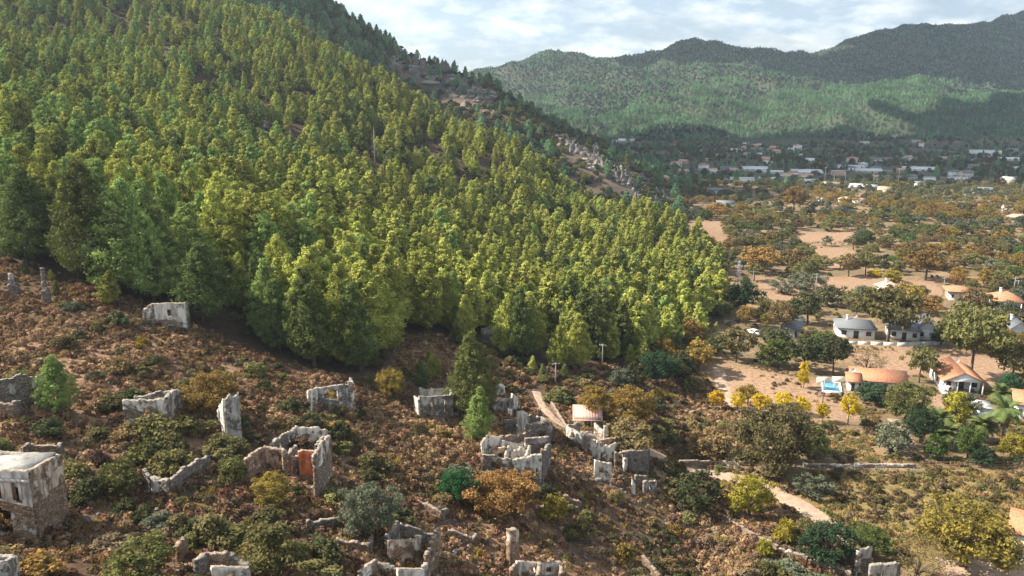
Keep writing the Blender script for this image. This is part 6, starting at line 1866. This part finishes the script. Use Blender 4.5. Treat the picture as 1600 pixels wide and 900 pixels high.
hx_, hy_, hz_, hu_, hv_ = hx_[k], hy_[k], hz_[k], hu_[k], hv_[k]
pin = fbm(hx_ / 300, hy_ / 300, 220) + .5 * fbm(hx_ / 60, hy_ / 60, 221)
ispine = (hy_ < 1900) & (pin > -.12)
pi = np.where(ispine, r.integers(0, 3, len(hx_)), np.where(r.random(len(hx_)) < .4, 2, 3 + r.integers(0, 2, len(hx_))))
s_ = np.where(pi < 3, r.uniform(.5, .85, len(hx_)), r.uniform(2.4, 3.9, len(hx_)))
scatter('far_woods', hx_, hy_, hz_ - .4, s_, s_ * r.uniform(.85, 1.15, len(hx_)), pi, [(FP[0][0], 'pine_far'), (FP[1][0], 'pine_far'), (FP[2][0], 'pine_far'), (FB[0], 'maquis_far'), (FB[1], 'maquis_far')], 'pine and scrub woods covering the far hills')

# ------------------------------------------------------------------ clouds that shade the far plain and far hills
CLM, t = new_mat('cloud_white'); o = nd(t, 'ShaderNodeOutputMaterial'); d_ = nd(t, 'ShaderNodeBsdfDiffuse'); d_.inputs[0].default_value = (.9, .9, .9, 1)
t.links.new(d_.outputs[0], o.inputs[0])


def cloud(label, blobs, zc=760):
    V = []; T = []
    import bmesh
    for (gx, gy, rx, ry) in blobs:
        gz = float(H(np.array(gx), np.array(gy))); tt = (zc - gz) / SUN.z
        cxx, cyy = gx + SUN.x * tt, gy + SUN.y * tt
        bm = bmesh.new(); bmesh.ops.create_icosphere(bm, subdivisions=4, radius=1)
        b0 = len(V)
        P_ = np.array([v.co[:] for v in bm.verts])
        nz = 1 + .38 * fbm(P_[:, 0] * 2.2 + gx, P_[:, 1] * 2.2 + P_[:, 2] * 1.7, 5, 4)
        P_ = P_ * nz[:, None]; P_[:, 2] = np.where(P_[:, 2] < 0, P_[:, 2] * .25, P_[:, 2])
        P_ = P_ * np.array([rx, ry, 55]) + np.array([cxx, cyy, zc])
        V += [tuple(q) for q in P_]; T += [tuple(b0 + v.index for v in f.verts) for f in bm.faces]; bm.free()
    tag(link('cloud', mesh('cloud', V, T, [CLM], True)), label, 'cloud', None, 'structure')


cloud('white cumulus cloud over the far plain', [(180, 960, 190, 150), (420, 930, 190, 140), (640, 900, 170, 150), (330, 1060, 240, 100), (640, 1060, 220, 120), (210, 780, 110, 75), (330, 735, 130, 60), (470, 730, 120, 65), (640, 740, 110, 70), (230, 680, 90, 45), (380, 660, 110, 42), (510, 655, 90, 40), (330, 1240, 270, 95), (640, 1230, 240, 110), (420, 1330, 200, 60), (560, 770, 130, 50), (280, 780, 140, 50)])
cloud('white cumulus cloud over the right hand far slopes', [(930, 1350, 230, 190), (1150, 1420, 230, 230), (820, 1240, 170, 110), (620, 1240, 150, 60)])
cloud('white cumulus cloud over the far summits', [(1000, 2500, 420, 300), (1500, 2700, 460, 430), (1900, 2900, 400, 400), (620, 2350, 260, 230), (1250, 2250, 330, 200), (560, 2250, 330, 260), (420, 2420, 200, 160), (800, 2150, 280, 190), (1050, 2150, 240, 150), (700, 2480, 260, 200)])
cloud('white cumulus cloud over the rocky ridge', [(-130, 660, 110, 90), (-20, 600, 90, 60), (60, 560, 60, 40)])

# ------------------------------------------------------------------ haze: the air between here and the far hills
hz_top = float(max(GZ.max(), 330)) + 25
hm_, t = new_mat('haze_air')
o = nd(t, 'ShaderNodeOutputMaterial'); pv = nd(t, 'ShaderNodeVolumePrincipled')
pv.inputs['Color'].default_value = (.74, .87, 1.0, 1); pv.inputs['Density'].default_value = 0.000092; pv.inputs['Anisotropy'].default_value = .2
t.links.new(pv.outputs[0], o.inputs['Volume'])
xm = float(W.max()) + 60
HZ = MB().box(-xm, xm, -220, 3560, float(GZ.min()) - 1.5, hz_top).build('haze', hm_)
tag(HZ, 'thin pale blue haze in the valley air', None, None, 'stuff')
